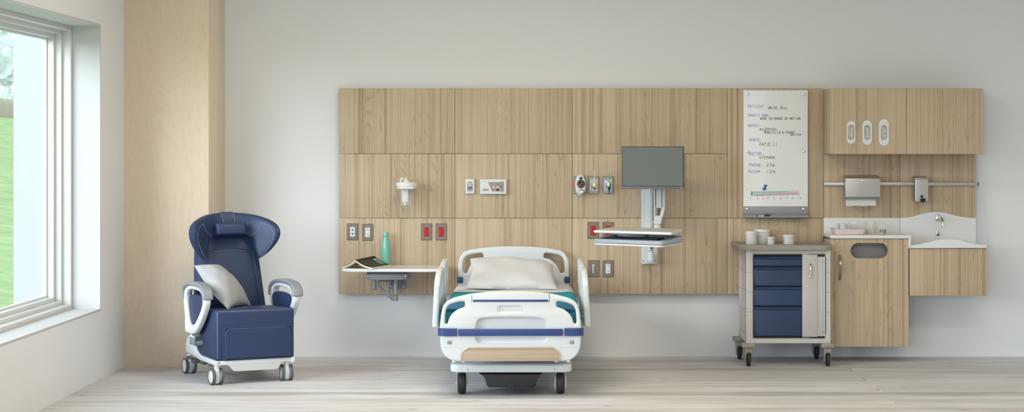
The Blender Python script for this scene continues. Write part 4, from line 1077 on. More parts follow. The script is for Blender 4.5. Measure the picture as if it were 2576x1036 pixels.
# frame, deck, mattress, base
b = B(); b.box(-.395, .395, -.93, .975, .345, .375, .01); b.box(-.36, -.32, -.93, .96, .29, .35, .01); b.box(.32, .36, -.93, .96, .29, .35, .01); obj('deck_frame', b.bm, CARTG, bed, local=True)
b = B(); b.box(-.385, .385, -.92, .965, .375, .500, .045, 5); obj('mattress', b.bm, LINEN, bed, local=True)
b = B(); yB_ = -.86
S2 = 431.5
def gx(px): return (px-1284.5)/S2
def gz(py): return H-(py-VY)/S2
pl = roundp([(gx(1132.5), -.80), (gx(1134), yB_+.03), (gx(1150), yB_), (gx(1419), yB_), (gx(1435), yB_+.03), (gx(1436.5), -.80), (gx(1430), .75), (gx(1139), .75)], .05, 6)
b.plate(pl, gz(932.5), gz(911), plane='xy', bev=.014, res=4); base = obj('base_cover', b.bm, WHITE, bed, local=True)
for px_ in (1176, 1392):
    b = B(); b.lathe([(0, .003), (.003, .003), (.006, .001), (.006, 0)], (gx(px_), yB_, gz(924.5)), (0, -1, 0), 16); obj('bolt', b.bm, SCREW, base, local=True)
b = B(); b.box(-.2, .2, -.70, -.55, .20, .30, .02); b.box(-.2, .2, .45, .6, .20, .35, .02); obj('lift_column', b.bm, CARTG, bed, local=True)
q8 = lambda zx, zy: (gx(1120+zx/7.806), gz(900+zy/7.806))
tr = [q8(665, 285), q8(1890, 285), q8(1855, 310), q8(1810, 370), q8(1785, 440), q8(1770, 510), q8(1740, 545), q8(850, 545), q8(815, 515), q8(795, 430), q8(770, 365), q8(720, 305)]
b = B(); b.plate(tr, -.84, -.45, bev=.006); tb = obj('storage_bin', b.bm, mat('bin_black', (34, 34, 35), .55, noise=.05), bed, local=True)
b = B(); b.plate([q8(945, 298), q8(1140, 298), q8(1130, 325), q8(955, 325)], -.842, -.838, bev=.0005); b.plate([q8(1420, 298), q8(1625, 298), q8(1610, 325), q8(1432, 325)], -.842, -.838, bev=.0005)
b.plate([q8(1195, 545), q8(1215, 480), q8(1350, 480), q8(1372, 545)], -.846, -.838, bev=.002); obj('bin_recess', b.bm, BLACK, tb, local=True)
def bed_caster(x_, y_, hub):
    R = .063; b = B()
    for s in (-1, 1):
        if hub: b.lathe([(0, .006), (.03, .006), (.055, 0), (.055, -.002), (0, -.002)], (x_+s*.029, y_+.012, R+.003), (s, 0, 0), 30)
        else: b.box(x_+s*.0285-.0018, x_+s*.0285+.0018, y_-.018, y_+.028, R-.02, .15, .001)
    b.box(x_-.03, x_+.03, y_+.0, y_+.05, R*2+.004, .152, .004); b.cyl((x_-.036, y_, R), (1, 0, 0), .006, .072, 12)
    c_ = obj('caster', b.bm, WHITE if hub else CARTG, bed, local=True)
    b = B(); b.lathe([(.035, -.020), (R-.010, -.023), (R-.003, -.018), (R, -.008), (R, .008), (R-.003, .018), (R-.010, .023), (.035, .020)], (x_, y_, R), (1, 0, 0), 44); obj('tyre', b.bm, RUBBER, c_, local=True)
    b = B(); b.lathe([(0, -.019), (.036, -.019), (.036, .019), (0, .019)], (x_, y_, R), (1, 0, 0), 30); obj('hub', b.bm, WHITE, c_, local=True)
bed_caster(gx(1160.5), -.75, False); bed_caster(gx(1408.5), -.75, True)
bed_caster(gx(1160.5), .72, False); bed_caster(gx(1408.5), .72, True)

# bedding (things lying on the bed, each its own object, turned with it)
rzb = math.radians(.8)
def bedthing(name, b, m, label, catg, ang=60):
    R = Matrix.Translation((BX, BY, 0)) @ Matrix.Rotation(rzb, 4, 'Z')
    b.bm.transform(R); return tag(obj(name, b.bm, m, ang=ang), label, catg)
def drape(y0, y1, zt, half, drop, ny, wob, seed, th):
    rr = random.Random(seed); P = []
    for i in range(ny+1):
        y = y0+(y1-y0)*i/ny; row = []
        path = []
        for k in range(9): path.append((-half-.012-.004*math.sin(i*.9+k), zt-.045-drop+drop*k/8))
        for k in range(6):
            a = math.pi/2*(k+1)/6; path.append((-half+.035-.045*math.cos(a), zt-.045+.045*math.sin(a)))
        n = 22
        for k in range(1, n): path.append((-half+.035+(2*half-.07)*k/n, zt+.0))
        full = path+[(-a, c) for a, c in path[:15][::-1]]
        for k, (a, c) in enumerate(full):
            c2 = c+wob*(math.sin(y*13+a*9)+.6*math.sin(y*29-a*17)+.4*math.sin(a*31+y*7))
            row.append((a+(.5*wob*math.sin(y*21+c*30) if abs(a) > half-.01 else 0), y, c2))
        P.append(row)
    b = B(); b.grid(P, th=(0, 0, th)); return b
m = bpy.data.materials.new('teal_blanket'); m.use_nodes = True
n = m.node_tree.nodes; L = m.node_tree.links; bs = n['Principled BSDF']
tcx = n.new('ShaderNodeTexCoord'); sx = n.new('ShaderNodeSeparateXYZ'); L.new(tcx.outputs['Object'], sx.inputs[0])
ax = math_node(n, L, 'ABSOLUTE', math_node(n, L, 'ADD', sx.outputs[0], .02))
cc = ramp(n, L, ax, [(.0, lin((22, 92, 142))), (.20, lin((22, 96, 146))), (.235, lin((8, 140, 148))), (.6, lin((8, 148, 154)))])
ft_ = math_node(n, L, 'MULTIPLY', math_node(n, L, 'LESS_THAN', sx.outputs[1], -.02), math_node(n, L, 'GREATER_THAN', sx.outputs[2], .152))
cc = mixc(n, L, ft_, cc, lin((16, 84, 124)))
fuzz = noise_node(n, L, tcx.outputs['Object'], 160, 3); cc = mixc(n, L, math_node(n, L, 'MULTIPLY', fuzz, .35), cc, lin((10, 84, 104)))
L.new(cc, bs.inputs['Base Color']); bs.inputs['Roughness'].default_value = .8; bs.inputs['Sheen Weight'].default_value = .25; bs.inputs['Sheen Tint'].default_value = lin((60, 170, 190))
bp = n.new('ShaderNodeBump'); bp.inputs['Strength'].default_value = .5; bp.inputs['Distance'].default_value = .004; L.new(fuzz, bp.inputs['Height']); L.new(bp.outputs[0], bs.inputs['Normal'])
BLANKET = m
b = drape(-.935, .27, .506, .392, .085, 40, .003, 3, .006)
R_ = []
for i in range(14):                                     # the blanket hangs a little over the foot of the mattress
    u = i/13; R_.append([(x_, -.925-.012*math.sin(u*3), .508-u*.17) for x_ in [-.37+.74*k/20 for k in range(21)]])
b.grid(R_, th=(0, -.006, 0))
bedthing('blanket', b, BLANKET, 'teal and blue blanket covering the lower part of the hospital bed', 'blanket')
b = drape(.274, .93, .504, .388, .15, 24, .0025, 7, .005)
bedthing('bed_sheet', b, LINEN, 'white sheet covering the mattress between the blanket and the headboard', 'sheet')
# pillow leaning on the headboard; corners bottom left, bottom right, top right, top left (local)
def pl_fn(u, v):
    yb0, yt0 = .50, .88
    bl, br = Vector((-.312, yb0, .520)), Vector((.292, yb0-.02, .515)); tl, trr = Vector((-.292, yt0, .690)), Vector((.272, yt0, .672))
    p = bl.lerp(br, u).lerp(tl.lerp(trr, u), v)
    pin = 1-.07*math.sin(math.pi*v)*(abs(2*u-1)**3)
    p.x *= pin
    p.z += .004*math.sin(math.pi*u)*v-.004*math.sin(math.pi*u)*(1-v)
    if v > .8 and u > .85: p.z -= .035*(u-.85)/.15*(v-.8)/.2
    return p
b = B(); b.puff(pl_fn, 60, 34, .075, (0, -.75, .66), .42, .45, wr=.007, seed=4)
bedthing('bed_pillow', b, LINEN, 'large white pillow leaning on the bed headboard', 'pillow')

# ------------------------------------------------------------------ recliner chair (built in its own coordinates, front is -y)
TH = math.radians(26.5)
CX, CY = -2.0+.018*math.cos(TH), -1.10+.018*math.sin(TH)
chair = thing('recliner_chair', (CX, CY, 0), 'navy blue high-backed recliner chair on twin white casters beside the maple column', 'chair', rz=TH)
def cobj(name, b, m, par=None, ang=35): return obj(name, b.bm, m, par or chair, local=True, ang=ang)
# base body: side outline swept across
side_o = roundp([(-.362, .147), (-.362, .455), (.12, .43), (.13, .30), (.115, .22), (.05, .165), (-.02, .147)], [.012, .03, .05, .05, .06, .05, .04], 6)
b = B(); b.plate(side_o, -.247, .247, plane='yz', bev=.016, res=4); body = cobj('seat_base', b, NAVY)
b = B(); b.plate(roundp([(-.196, .149), (.228, .149), (.228, .345), (-.196, .345)], [.004, .004, .05, .05], 6), -.376, -.340, bev=.010, res=4); cobj('front_panel', b, NAVY, body)
b = B(); b.tube([(-.199, -.366, .150)]+[(a, -.366, c) for a, c in cat([(-.199, .28), (-.196, .325), (-.17, .346), (0, .349), (.20, .346), (.228, .325), (.231, .28)], 5)]+[(.231, -.366, .150)], .0042, 8); cobj('panel_piping', b, SEAM, body)
b = B(); b.tube([(-.236, -.3595, .16), (-.236, -.3595, .443)], .0022, 8); b.tube([(-.236, -.355, .4445), (.236, -.355, .4445)], .0018, 6)
b.tube([(-.2455, -.34, .425), (-.2455, .10, .405)], .0015, 6); cobj('seat_piping', b, STITCH, body)
# seat cushion crown
b = B(); b.puff(lambda u, v: Vector((-.236+.472*u, -.355+.50*v, .447-.022*v)), 24, 20, .014, (0, 0, 1), .3); cobj('seat', b, NAVY)
# back: side edges taper, leaning back
def back_pt(x, z): return .155+(z-.40)*.24
def bk(u, v):
    z = .38+v*.515; hw = .238-.038*v; x = (2*u-1)*hw
    return Vector((x, back_pt(x, z)+.02*(abs(2*u-1))**3, z))
b = B(); b.puff(bk, 26, 30, .052, (0, -1, .2), .16, 1.0); back = cobj('backrest', b, NAVY)
sp = cat([(-.165, .42), (-.163, .60), (-.160, .74), (-.152, .775), (-.120, .790), (0, .797), (.120, .790), (.150, .772), (.165, .72), (.188, .56), (.205, .42)], 6)
sp = cat([(-.195, .42), (-.178, .60), (-.160, .735), (-.148, .772), (-.118, .788), (0, .795), (.118, .788), (.148, .772), (.160, .735), (.178, .60), (.195, .42)], 6)
for k_, dd in enumerate((0, .012)):
    b = B(); b.tube([(a*(1-dd*5), back_pt(0, c)-.052*(1-(abs(a)/.24)**8)-.001, c-(dd if abs(a) < .15 else 0)) for a, c in sp], .0028, 6); cobj('back_seam', b, SEAM, back)
# wing headrest
OUT = [(-.178, .728), (-.230, .775), (-.275, .845), (-.288, .905), (-.268, .955), (-.215, .990), (-.13, 1.013), (0, 1.022)]
INN = [(-.178, .728), (-.160, .765), (-.149, .815), (-.142, .845), (-.130, .862), (-.10, .868), (-.05, .870), (0, .870)]
OUT = cat(OUT+[(-a, c) for a, c in OUT[::-1][1:]], 4); INN = cat(INN+[(-a, c) for a, c in INN[::-1][1:]], 4)
def wing(u, v):
    o = interp(OUT, u); i = interp(INN, u); p = i.lerp(o, v)
    ax_ = min(1, abs(p.x)/.288)
    y = .245-.175*ax_**2.4+(p.y-.87)*.20-.035
    return Vector((p.x, y, p.y))
def wn(u, v):
    p = wing(u, v); ax_ = p.x/.288
    return Vector((-1.0*ax_*abs(ax_), -1, .1)).normalized()
b = B(); b.puff(wing, 64, 16, .036, wn, .20, 1.0); wg = cobj('wing_headrest', b, NAVY, ang=60)
def on_wing(u, v, off=.0):
    e = max(0, 4*u*(1-u))**.2*max(0, 4*v*(1-v))**.2
    return wing(u, v)+wn(u, v)*(.036*e+off)
b = B()
for f in (lambda u: u, lambda u: 1-u):
    b.tube([on_wing(f(.01+.33*k/24), .86-.1*(k/24)**3, .0012) for k in range(25)], .0016, 6)
    b.tube([on_wing(f(.34-.035*k/10-.02*math.sin(k/10*3.1)), .76-.74*k/10, .0012) for k in range(11)], .0016, 6)
cobj('wing_stitching', b, STITCH, wg)
b = B(); b.puff(lambda u, v: Vector((-.108+.200*u, .128+.012*v, .885+.075*v)), 22, 12, .030, (0, -1, 0), .18, 1.0); nk = cobj('neck_pillow', b, NAVY, ang=60)
b = B(); P = []
def strap(a, k):
    u = k/12; q = on_wing(.5, .35+.62*u, .004); z = q.z+.003*u; return Vector((a-.012+.012*(1-u), q.y-.002+(.02 if u > .95 else 0), z))
for k in range(13): P.append([strap(a, k) for a in (-.042, .042)])
b.grid(P, th=(0, .004, .003)); cobj('pillow_strap', b, NAVY, nk)
b = B()
for a in (-.040, .040): b.tube([strap(a, k)+Vector((0, -.001, .0005)) for k in range(13)], .0013, 6)
cobj('strap_stitching', b, STITCH, nk)
# arms
AO = [(.118, .292), (.150, .38), (.178, .47), (.182, .520), (.150, .562), (.05, .590), (-.10, .597), (-.235, .588), (-.300, .560), (-.318, .520), (-.305, .475), (-.24, .405), (-.15, .335), (-.07, .293), (.03, .278)]
AH = [(.132, .48), (.118, .525), (.06, .552), (-.06, .560), (-.19, .553), (-.245, .520), (-.250, .485), (-.19, .425), (-.08, .355), (-.01, .338), (.05, .345), (.095, .40)]
AO = cat(AO, 5, True); AH = cat(AH, 5, True)
def arm_(sgn):
    def pw(b, lst): return b
    b = B(); b.plate(AO, .262, .302, [AH], plane='yz', bev=.012, res=3)
    if sgn < 0: b.bm.transform(Matrix.Scale(-1, 4, (1, 0, 0)))
    a = cobj('armrest', b, WHITE)
    pad = cat([(.182, .49), (.186, .53), (.155, .573), (.05, .602), (-.10, .610), (-.24, .601), (-.308, .573), (-.328, .530), (-.326, .515)], 6)
    inn = cat([(-.296, .515), (-.290, .545), (-.235, .574), (-.10, .583), (.05, .576), (.135, .55), (.155, .52), (.155, .49)], 6)
    b = B(); b.plate([tuple(p) for p in pad+inn], .250, .318, plane='yz', bev=.012, res=3)
    if sgn < 0: b.bm.transform(Matrix.Scale(-1, 4, (1, 0, 0)))
    cobj('arm_pad', b, GREY2, a)
    up = cat([(.118, .47), (.108, .505), (.05, .522), (-.06, .528), (-.17, .520), (-.238, .500), (-.245, .482), (-.19, .422), (-.08, .352), (-.01, .335), (.05, .342), (.09, .39)], 5, True)
    b = B(); b.plate(up, .256, .286, plane='yz', bev=.008, res=3)
    if sgn < 0: b.bm.transform(Matrix.Scale(-1, 4, (1, 0, 0)))
    cobj('arm_upholstery', b, NAVY, a)
    b = B(); b.plate(roundp([(.07, .285), (.12, .285), (.125, .37), (.085, .37)], .02, 5), .298, .308, plane='yz', bev=.004)
    if sgn < 0: b.bm.transform(Matrix.Scale(-1, 4, (1, 0, 0)))
    cobj('arm_pivot', b, WHITE2, a)
    b = B(); b.box(.22, .275, -.02, .08, .262, .30, .006)
    if sgn < 0: b.bm.transform(Matrix.Scale(-1, 4, (1, 0, 0)))
    cobj('arm_hinge', b, GREY, a)
arm_(-1); arm_(1)
# recline handle on the visible side
b = B(); b.cyl((-.245, -.06, .228), (-1, 0, 0), .017, .05, 16, bev=.003); b.box(-.305, -.290, -.075, .03, .215, .262, .008); cobj('recline_handle', b, GREY2)
# undercarriage
b = B(); rail_o = roundp([(-.362, .118), (-.362, .147), (-.02, .149), (.05, .167), (.115, .222), (.135, .262), (.20, .262), (.29, .225), (.325, .175), (.325, .135), (.14, .13), (.0, .118)], [.004, .002, .02, .03, .03, .02, .04, .05, .03, .01, .04, .04], 5)
for sgn in (-1, 1): b.plate(rail_o, min(sgn*.215, sgn*.250), max(sgn*.215, sgn*.250), plane='yz', bev=.005)
b.box(-.24, .24, .2, .3, .14, .19, .01); b.box(-.24, .24, -.362, -.33, .121, .147, .004); fr_ = cobj('base_frame', b, WHITE)
ap = roundp([(-.215, .147), (.200, .147), (.165, .120), (.145, .078), (-.135, .078), (-.160, .112), (-.19, .127), (-.215, .125)], [.002, .02, .03, .02, .02, .03, .01, .01], 5)
b = B(); b.plate(ap, -.360, -.335, bev=.004); cobj('front_apron', b, mat('apron_grey', (205, 208, 208), .4, noise=.01), fr_)
b = B(); b.box(.225, .247, -.372, -.350, .118, .148, .003); cobj('corner_tab', b, WHITE, fr_)
def chair_caster(x_, y_, rot):
    R = .050; M = Matrix.Translation((x_, y_, 0)) @ Matrix.Rotation(rot, 4, 'Z')
    b = B(); b.lathe([(.0, .012), (.015, .012), (.019, .02), (.019, .086), (.016, .090), (.016, .125), (0, .125)], (0, 0, 0)); b.box(-.014, .014, -.018, .034, .02, .075, .006); b.cyl((-.03, .012, R), (1, 0, 0), .008, .06, 12)
    b.bm.transform(M); c_ = cobj('caster', b, WHITE)
    b = B()
    for s in (-1, 1): b.lathe([(.038, -.008), (R-.004, -.010), (R, -.006), (R, .006), (R-.004, .010), (.038, .008)], (s*.0265, .012, R), (1, 0, 0), 36)
    b.bm.transform(M); cobj('tyre', b, DGREY, c_)
    b = B()
    for s in (-1, 1): b.lathe([(0, .013), (.008, .013), (.010, .0105), (.030, .0105), (.0395, .008), (.0395, -.008), (0, -.008)], (s*.0265, .012, R), (s, 0, 0), 32)
    b.bm.transform(M); cobj('hub', b, WHITE2, c_)
chair_caster(-.233, -.332, math.radians(4)); chair_caster(.211, -.322, math.radians(-8))
chair_caster(-.228, .295, math.radians(2)); chair_caster(.211, .295, math.radians(8))
b = B(); b.tube([(-.245, .24, .115), (-.275, .20, .108), (-.285, .14, .112), (-.262, .10, .12)], .010, 8, flat=.5); b.box(-.262, -.215, .10, .15, .085, .118, .006); b.box(-.235, -.2, -.02, .05, .088, .118, .006)
pd = cobj('brake_pedal', b, DGREY)
b = B(); b.box(-.283, -.268, .165, .19, .118, .123, .002); cobj('brake_mark', b, RED, pd)

# cushion leaning in the chair corner
SEATC = mat('grey_woven_fabric', (172, 173, 178), .9, spec=.15, noise=.24, nscale=1, bump=.8, bscale=1, stretch=(300, 300, 420), sheen=.1)
CB = [Vector((-.155, -.295, .452)), Vector((.100, .055, .440)), Vector((-.105, .115, .700)), Vector((-.272, .045, .705))]   # near bottom, far bottom, far top, near top
def cus(u, v):
    p = CB[0].lerp(CB[1], u).lerp(CB[3].lerp(CB[2], u), v)
    c = (CB[0]+CB[1]+CB[2]+CB[3])/4
    k = .10*(math.sin(math.pi*u)*(abs(2*v-1)**2)+math.sin(math.pi*v)*(abs(2*u-1)**2))
    return p.lerp(c, k*.9)
nrm = (CB[1]-CB[0]).cross(CB[3]-CB[0]).normalized(); nrm = -nrm if nrm.x < 0 else nrm
b = B(); b.puff(cus, 36, 36, .075, nrm, .50, .7, wr=.003, seed=9)
b.bm.transform(Matrix.Translation((CX, CY, 0)) @ Matrix.Rotation(TH, 4, 'Z'))
tag(obj('throw_cushion', b.bm, SEATC, ang=70), 'light grey woven square cushion resting in the navy recliner chair', 'cushion')

# ------------------------------------------------------------------ medical cart
yK0, yK1 = -.56, -.095
def kx(px, y=yK0): return X(px, y)
def kz(py, y=yK0): return Z(py, y)
def k8(zx, zy, y=yK0): return (X(1830+zx/2.727, y), Z(560+zy/2.727, y))
cl, cr = kx(1876.6), kx(2090)
cart = thing('medical_cart', ((cl+cr)/2, (yK0+yK1)/2, 0), 'light grey medical cart with blue drawers and black casters in front of the sink cabinet', 'cart')
kt, kb_ = k8(0, 186)[1], k8(0, 828)[1]
ix0, ix1, iz0, iz1 = k8(172, 0)[0], k8(674, 0)[0], k8(0, 797)[1], k8(0, 212)[1]
b = B(); b.plate(rrect(cl, cr, kb_, kt, .004), yK0, yK0+.03, [rrect(ix0, ix1, iz0, iz1, .010)], bev=.003)
b.box(cl+.012, cr-.012, yK1-.01, yK1, kb_, kt, .002); b.box(cr-.014, cr, yK0+.02, yK1, kb_, kt, .002)
b.box(cl+.004, cr, yK0+.01, yK1, kb_, kb_+.025, .002); b.box(cl+.004, cr, yK0+.01, yK1, kt-.02, kt, .002)
# left side: posts and recessed panel
b.box(cl, cl+.02, yK0+.005, yK0+.07, kb_, kt, .006); b.box(cl, cl+.02, yK1-.05, yK1, kb_, kt, .006); b.box(cl+.014, cl+.02, yK0+.05, yK1-.03, kb_, kt)
b.plate(roundp([(yK0+.06, kb_+.008), (yK1-.04, kb_+.008), (yK1-.04, kb_+.05), (yK0+.06, kb_+.05)], .01), cl+.001, cl+.018, plane='yz', bev=.003)
shell = obj('cart_frame', b.bm, CARTG, cart)
b = B()
for zz in (340, 477, 613):
    z = k8(0, zz)[1]
    b.box(cl-.0003, k8(172, 0)[0]-.003, yK0-.0004, yK0+.002, z-.001, z+.001); b.box(k8(676, 0)[0], cr+.0003, yK0-.0004, yK0+.002, z-.001, z+.001)
    b.box(cl-.0005, cl+.013, yK0+.002, yK0+.068, z-.001, z+.001); b.box(cl-.0005, cl+.013, yK1-.05, yK1-.002, z-.001, z+.001); b.box(cl+.0132, cl+.015, yK0+.05, yK1-.03, z-.001, z+.001)
for zx in (183, 655):
    x_ = k8(zx, 0)[0]; b.box(x_-.0005, x_+.0005, yK0-.0004, yK0+.001, kb_, iz0); b.box(x_-.0005, x_+.0005, yK0-.0004, yK0+.001, iz1, kt)
obj('panel_seams', b.bm, mat('seam_dark', (120, 118, 116), .6, noise=.02), shell)
b = B(); b.plate(rrect(ix0+.001, ix1-.001, iz0+.001, iz1-.001, .010), yK0+.002, yK0+.020, [rrect(ix0+.0055, ix1-.0055, iz0+.0055, iz1-.0055, .008)], bev=.002); obj('opening_trim', b.bm, mat('trim_grey', (170, 168, 164), .35, .3, noise=.02), shell)
b = B(); b.box(ix0, ix1, yK0+.03, yK0+.034, iz0, iz1); obj('drawer_cavity', b.bm, BLACK, shell)
for (a, c) in ((230, 299), (303, 435), (439, 572), (577, 781)):
    xa_, xb_ = k8(183, 0)[0], k8(517, 0)[0]; z1_, z0_ = k8(0, a)[1], k8(0, c)[1]
    b = B(); b.box(xa_, xb_, yK0+.010, yK0+.035, z0_+.001, z1_-.012, .002); 
    P = [[(x_, yK0+.012-.012*math.sin(k/6*math.pi)**.7, z1_-.001-.020*k/6) for x_ in (xa_, xb_)] for k in range(7)]
    b.grid(P, th=(0, .02, 0)); b.plate(rrect(xa_+.012, xb_-.012, z0_+.006, z1_-.026, .004), yK0+.008, yK0+.012, bev=.0015)
    obj('drawer', b.bm, DRAWER, cart)
dz0, dz1 = k8(0, 783)[1], k8(0, 219)[1]
b = B(); b.box(k8(513, 0)[0], k8(617, 0)[0], yK0-.004, yK0+.012, dz0, dz1, .002); dr = obj('tambour_door', b.bm, mat('door_grey', (188, 187, 185), .42, noise=.01), cart)
b = B(); b.box(k8(617, 0)[0], k8(670, 0)[0], yK0+.001, yK0+.012, dz0+.003, k8(0, 233)[1], .0015); obj('door_leaf', b.bm, mat('door_grey', (188, 187, 185)), dr)
b = B(); b.box(k8(665, 0)[0], k8(670, 0)[0], yK0-.001, yK0+.002, dz0+.003, k8(0, 233)[1], .001); obj('leaf_edge', b.bm, WHITE, dr)
b = B(); b.box(k8(620, 0)[0], k8(668, 0)[0], yK0+.001, yK0+.010, k8(0, 229)[1], k8(0, 220)[1]); b.box(k8(671, 0)[0], k8(676, 0)[0], yK0-.0003, yK0+.004, dz0+.02, k8(0, 233)[1])
for zz in (267, 747): b.box(k8(651, 0)[0], k8(657, 0)[0], yK0-.001, yK0+.003, k8(0, zz+2)[1], k8(0, zz-2)[1])
obj('door_gap', b.bm, BLACK, dr)
for zz in (214.5, 791):
    b = B(); b.box(k8(514, 0)[0], k8(566, 0)[0], yK0-.003, yK0+.004, k8(0, zz+2.5)[1], k8(0, zz-2.5)[1], .001); b.cyl((k8(540, 0)[0], yK0-.002, k8(0, zz)[1]-.004), (0, 0, 1), .003, .008, 10); obj('hinge', b.bm, CHROME, dr)
p = k8(570, 285); p2_ = k8(570, 372); b = B(); b.box(p[0]-.005, p[0]+.005, yK0-.016, yK0-.003, p2_[1]+.004, p[1], .002); b.tube(cat([(p[0]-.010, yK0-.014, p2_[1]+.006), (p[0]-.003, yK0-.018, p2_[1]+.004), (p[0]+.002, yK0-.018, p2_[1]), (p[0]+.005, yK0-.016, p2_[1]+.006)], 4), .003, 8); lk = obj('code_lock', b.bm, CHROME, dr)
b = B(); b.box(p[0]-.0055, p[0]+.0055, yK0-.0165, yK0-.003, p[1]-.003, p[1]+.002, .001)
for k in range(8): b.cyl((p[0]+(.002 if k % 2 else -.002), yK0-.0158, p[1]-.008-k*.0022), (0, -1, 0), .0008, .0008, 8)
obj('lock_buttons', b.bm, BLACK, lk)
p = k8(559, 722); b = B(); b.lathe([(.0065, 0), (.0065, .001), (.0055, .0015), (.005, .001), (0, .001)], (p[0], yK0-.004, p[1]), (0, -1, 0), 20); q = obj('key_lock', b.bm, CHROME, dr)
b = B(); b.cyl((p[0], yK0-.005, p[1]), (0, -1, 0), .0018, .0006, 10); b.box(p[0]-.0008, p[0]+.0008, yK0-.0056, yK0-.005, p[1]-.003, p[1]); obj('keyhole', b.bm, BLACK, q)
# top tray
tl_, tr_ = kx(1858.5, -.55), kx(2096.5, -.585)
zr = .797
po = roundp([(tl_-.006, yK1+.02), (tl_-.006, -.535), (tl_+.045, -.590)]+[(tl_+.085+(tr_-tl_-.17)*k/12, -.590) for k in range(13)]+[(tr_-.045, -.590), (tr_, -.555), (tr_, yK1+.02)], [.01, .03, .03]+[0]*13+[.03, .03, .01], 5)
cxt, cyt = (tl_+tr_)/2, -.33
pin = [(cxt+(a-cxt)*.955, cyt+(c-cyt)*.95) for a, c in po]
b = B(); b.plate(pin, kt+.001, zr-.012, plane='xy', bev=.002); b.plate(po, kt-.002, zr, [pin], plane='xy', bev=.004)
for v_ in b.bm.verts:
    if v_.co.z > kt+.008 and v_.co.y < -.555 and tl_+.075 < v_.co.x < tr_-.075: v_.co.z -= .0085
tp = obj('top_tray', b.bm, CARTD, cart)
# casters
def cart_caster(px, y_, hide=False):
    x_ = X(px, y_); b = B()
    b.box(x_-.043, x_+.043, y_-.043, y_+.043, .122, kb_+.001, .006)
    b.plate(roundp([(x_-.026, .122), (x_+.026, .122), (x_+.020, .03), (x_+.012, .028), (x_+.0125, .085), (x_-.0125, .085), (x_-.016, .028), (x_-.022, .03)], .008, 4), y_-.03, y_+.03, bev=.006)
    c_ = obj('caster', b.bm, CARTD, cart)
    b = B(); R = .047; b.lathe([(0, -.009), (R-.012, -.010), (R-.004, -.0115), (R, -.006), (R, .006), (R-.004, .0115), (R-.012, .010), (0, .009)], (x_, y_-.012, R), (1, 0, 0), 40); obj('wheel', b.bm, RUBBER, c_)
cart_caster(1882.3, -.53); cart_caster(2081, -.53); cart_caster(1859.8, -.135); cart_caster(2053, -.135)

# lidded jars on the cart
def jar(px0, px1, ptop, y, label):
    zs_ = zr-.0115; x = (X(px0, y)+X(px1, y))/2; r = (X(px1, y)-X(px0, y))/2; h = Z(ptop, y)-zs_
    t = thing('medicine_jar', (x, y, zs_), label, 'jar', 'white lidded jars on the cart')
    lh = min(.022, h*.25)
    b = B(); b.lathe([(0, 0), (r*.90, 0), (r*.93, .003), (r*.93, h-lh), (0, h-lh)], (x, y, zs_), seg=36); obj('jar_body', b.bm, WHITE2, t)
    b = B(); b.lathe([(r*.93, h-lh-.001), (r*.985, h-lh), (r, h-lh+.003), (r*.985, h-lh*.5), (r, h-.004), (r*.985, h-.001), (r*.88, h), (0, h-.001)], (x, y, zs_), seg=40); obj('lid', b.bm, WHITE2, t)
jar(1874.8, 1904.6, 581, -.245, 'white lidded jar standing nearest the left corner of the cart top')
jar(1898, 1938.2, 576.2, -.160, 'largest white lidded jar, at the back of the cart top')
jar(1929.7, 1949.2, 595, -.265, 'smallest white lidded jar, in front of the largest jar')
jar(1969, 1999.6, 590, -.225, 'squat white lidded jar standing apart near the middle of the cart top')

# ------------------------------------------------------------------ cabinets, counter and sink
yD = -.385
ux0, usp, ux1 = X(2088, -.36), X(2281, -.36), X(2474, -.36)
uz0, uz1 = Z(387.5, -.36), Z(222.8, -.36)
def upper(x0, x1, label, ports):
    t = thing('wall_cabinet', ((x0+x1)/2, YP1, uz0), label, 'cabinet', 'upper wood cabinets')
    b = B(); b.box(x0, x1, -.34, YP1, uz0+.002, uz1+.002, .001); obj('cabinet_body', b.bm, WOOD, t)
    holes = []
    for (px, py, w_, h_) in ports:
        xx, zz = X(px, -.36), Z(py, -.36); s_ = (D-.36)/F; holes.append(rrect(xx-w_*s_/2+.004, xx+w_*s_/2-.004, zz-h_*s_/2+.004, zz+h_*s_/2-.004, w_*s_/2-.0042, 8))
    b = B(); b.plate(rrect(x0+.001, x1-.001, uz0, uz1, .001), -.36, -.342, holes, bev=.0012); d_ = obj('door', b.bm, WOOD, t)
    for (px, py, w_, h_) in ports:
        xx, zz = X(px, -.36), Z(py, -.36); s_ = (D-.36)/F
        b = B(); b.plate(rrect(xx-w_*s_/2, xx+w_*s_/2, zz-h_*s_/2, zz+h_*s_/2, w_*s_/2-.0002, 10), -.368, -.358, [rrect(xx-.0185, xx+.0185, zz-.048, zz+.048, .0165, 8)], bev=.004, res=3)
        r_ = obj('glove_port', b.bm, WHITE, d_)
        b = B(); rr = random.Random(int(px)); P = []
        for i in range(9):
            P.append([(xx-.019+.038*i/8, -.350+rr.uniform(-.005, .004), zz-.049+.098*j/16) for j in range(17)])
        b.grid(P, th=(0, .006, 0)); pass
        q = obj('glove_stack', b.bm, CREAM, r_)
upper(ux0, usp, 'upper wood cabinet with three oval glove ports in its door', [(2141, 333, 21.7, 58.5), (2181.5, 333.5, 24.4, 63), (2223.5, 333.5, 26.3, 68)])
upper(usp, ux1, 'plain upper wood cabinet above the steel soap dispenser', [])

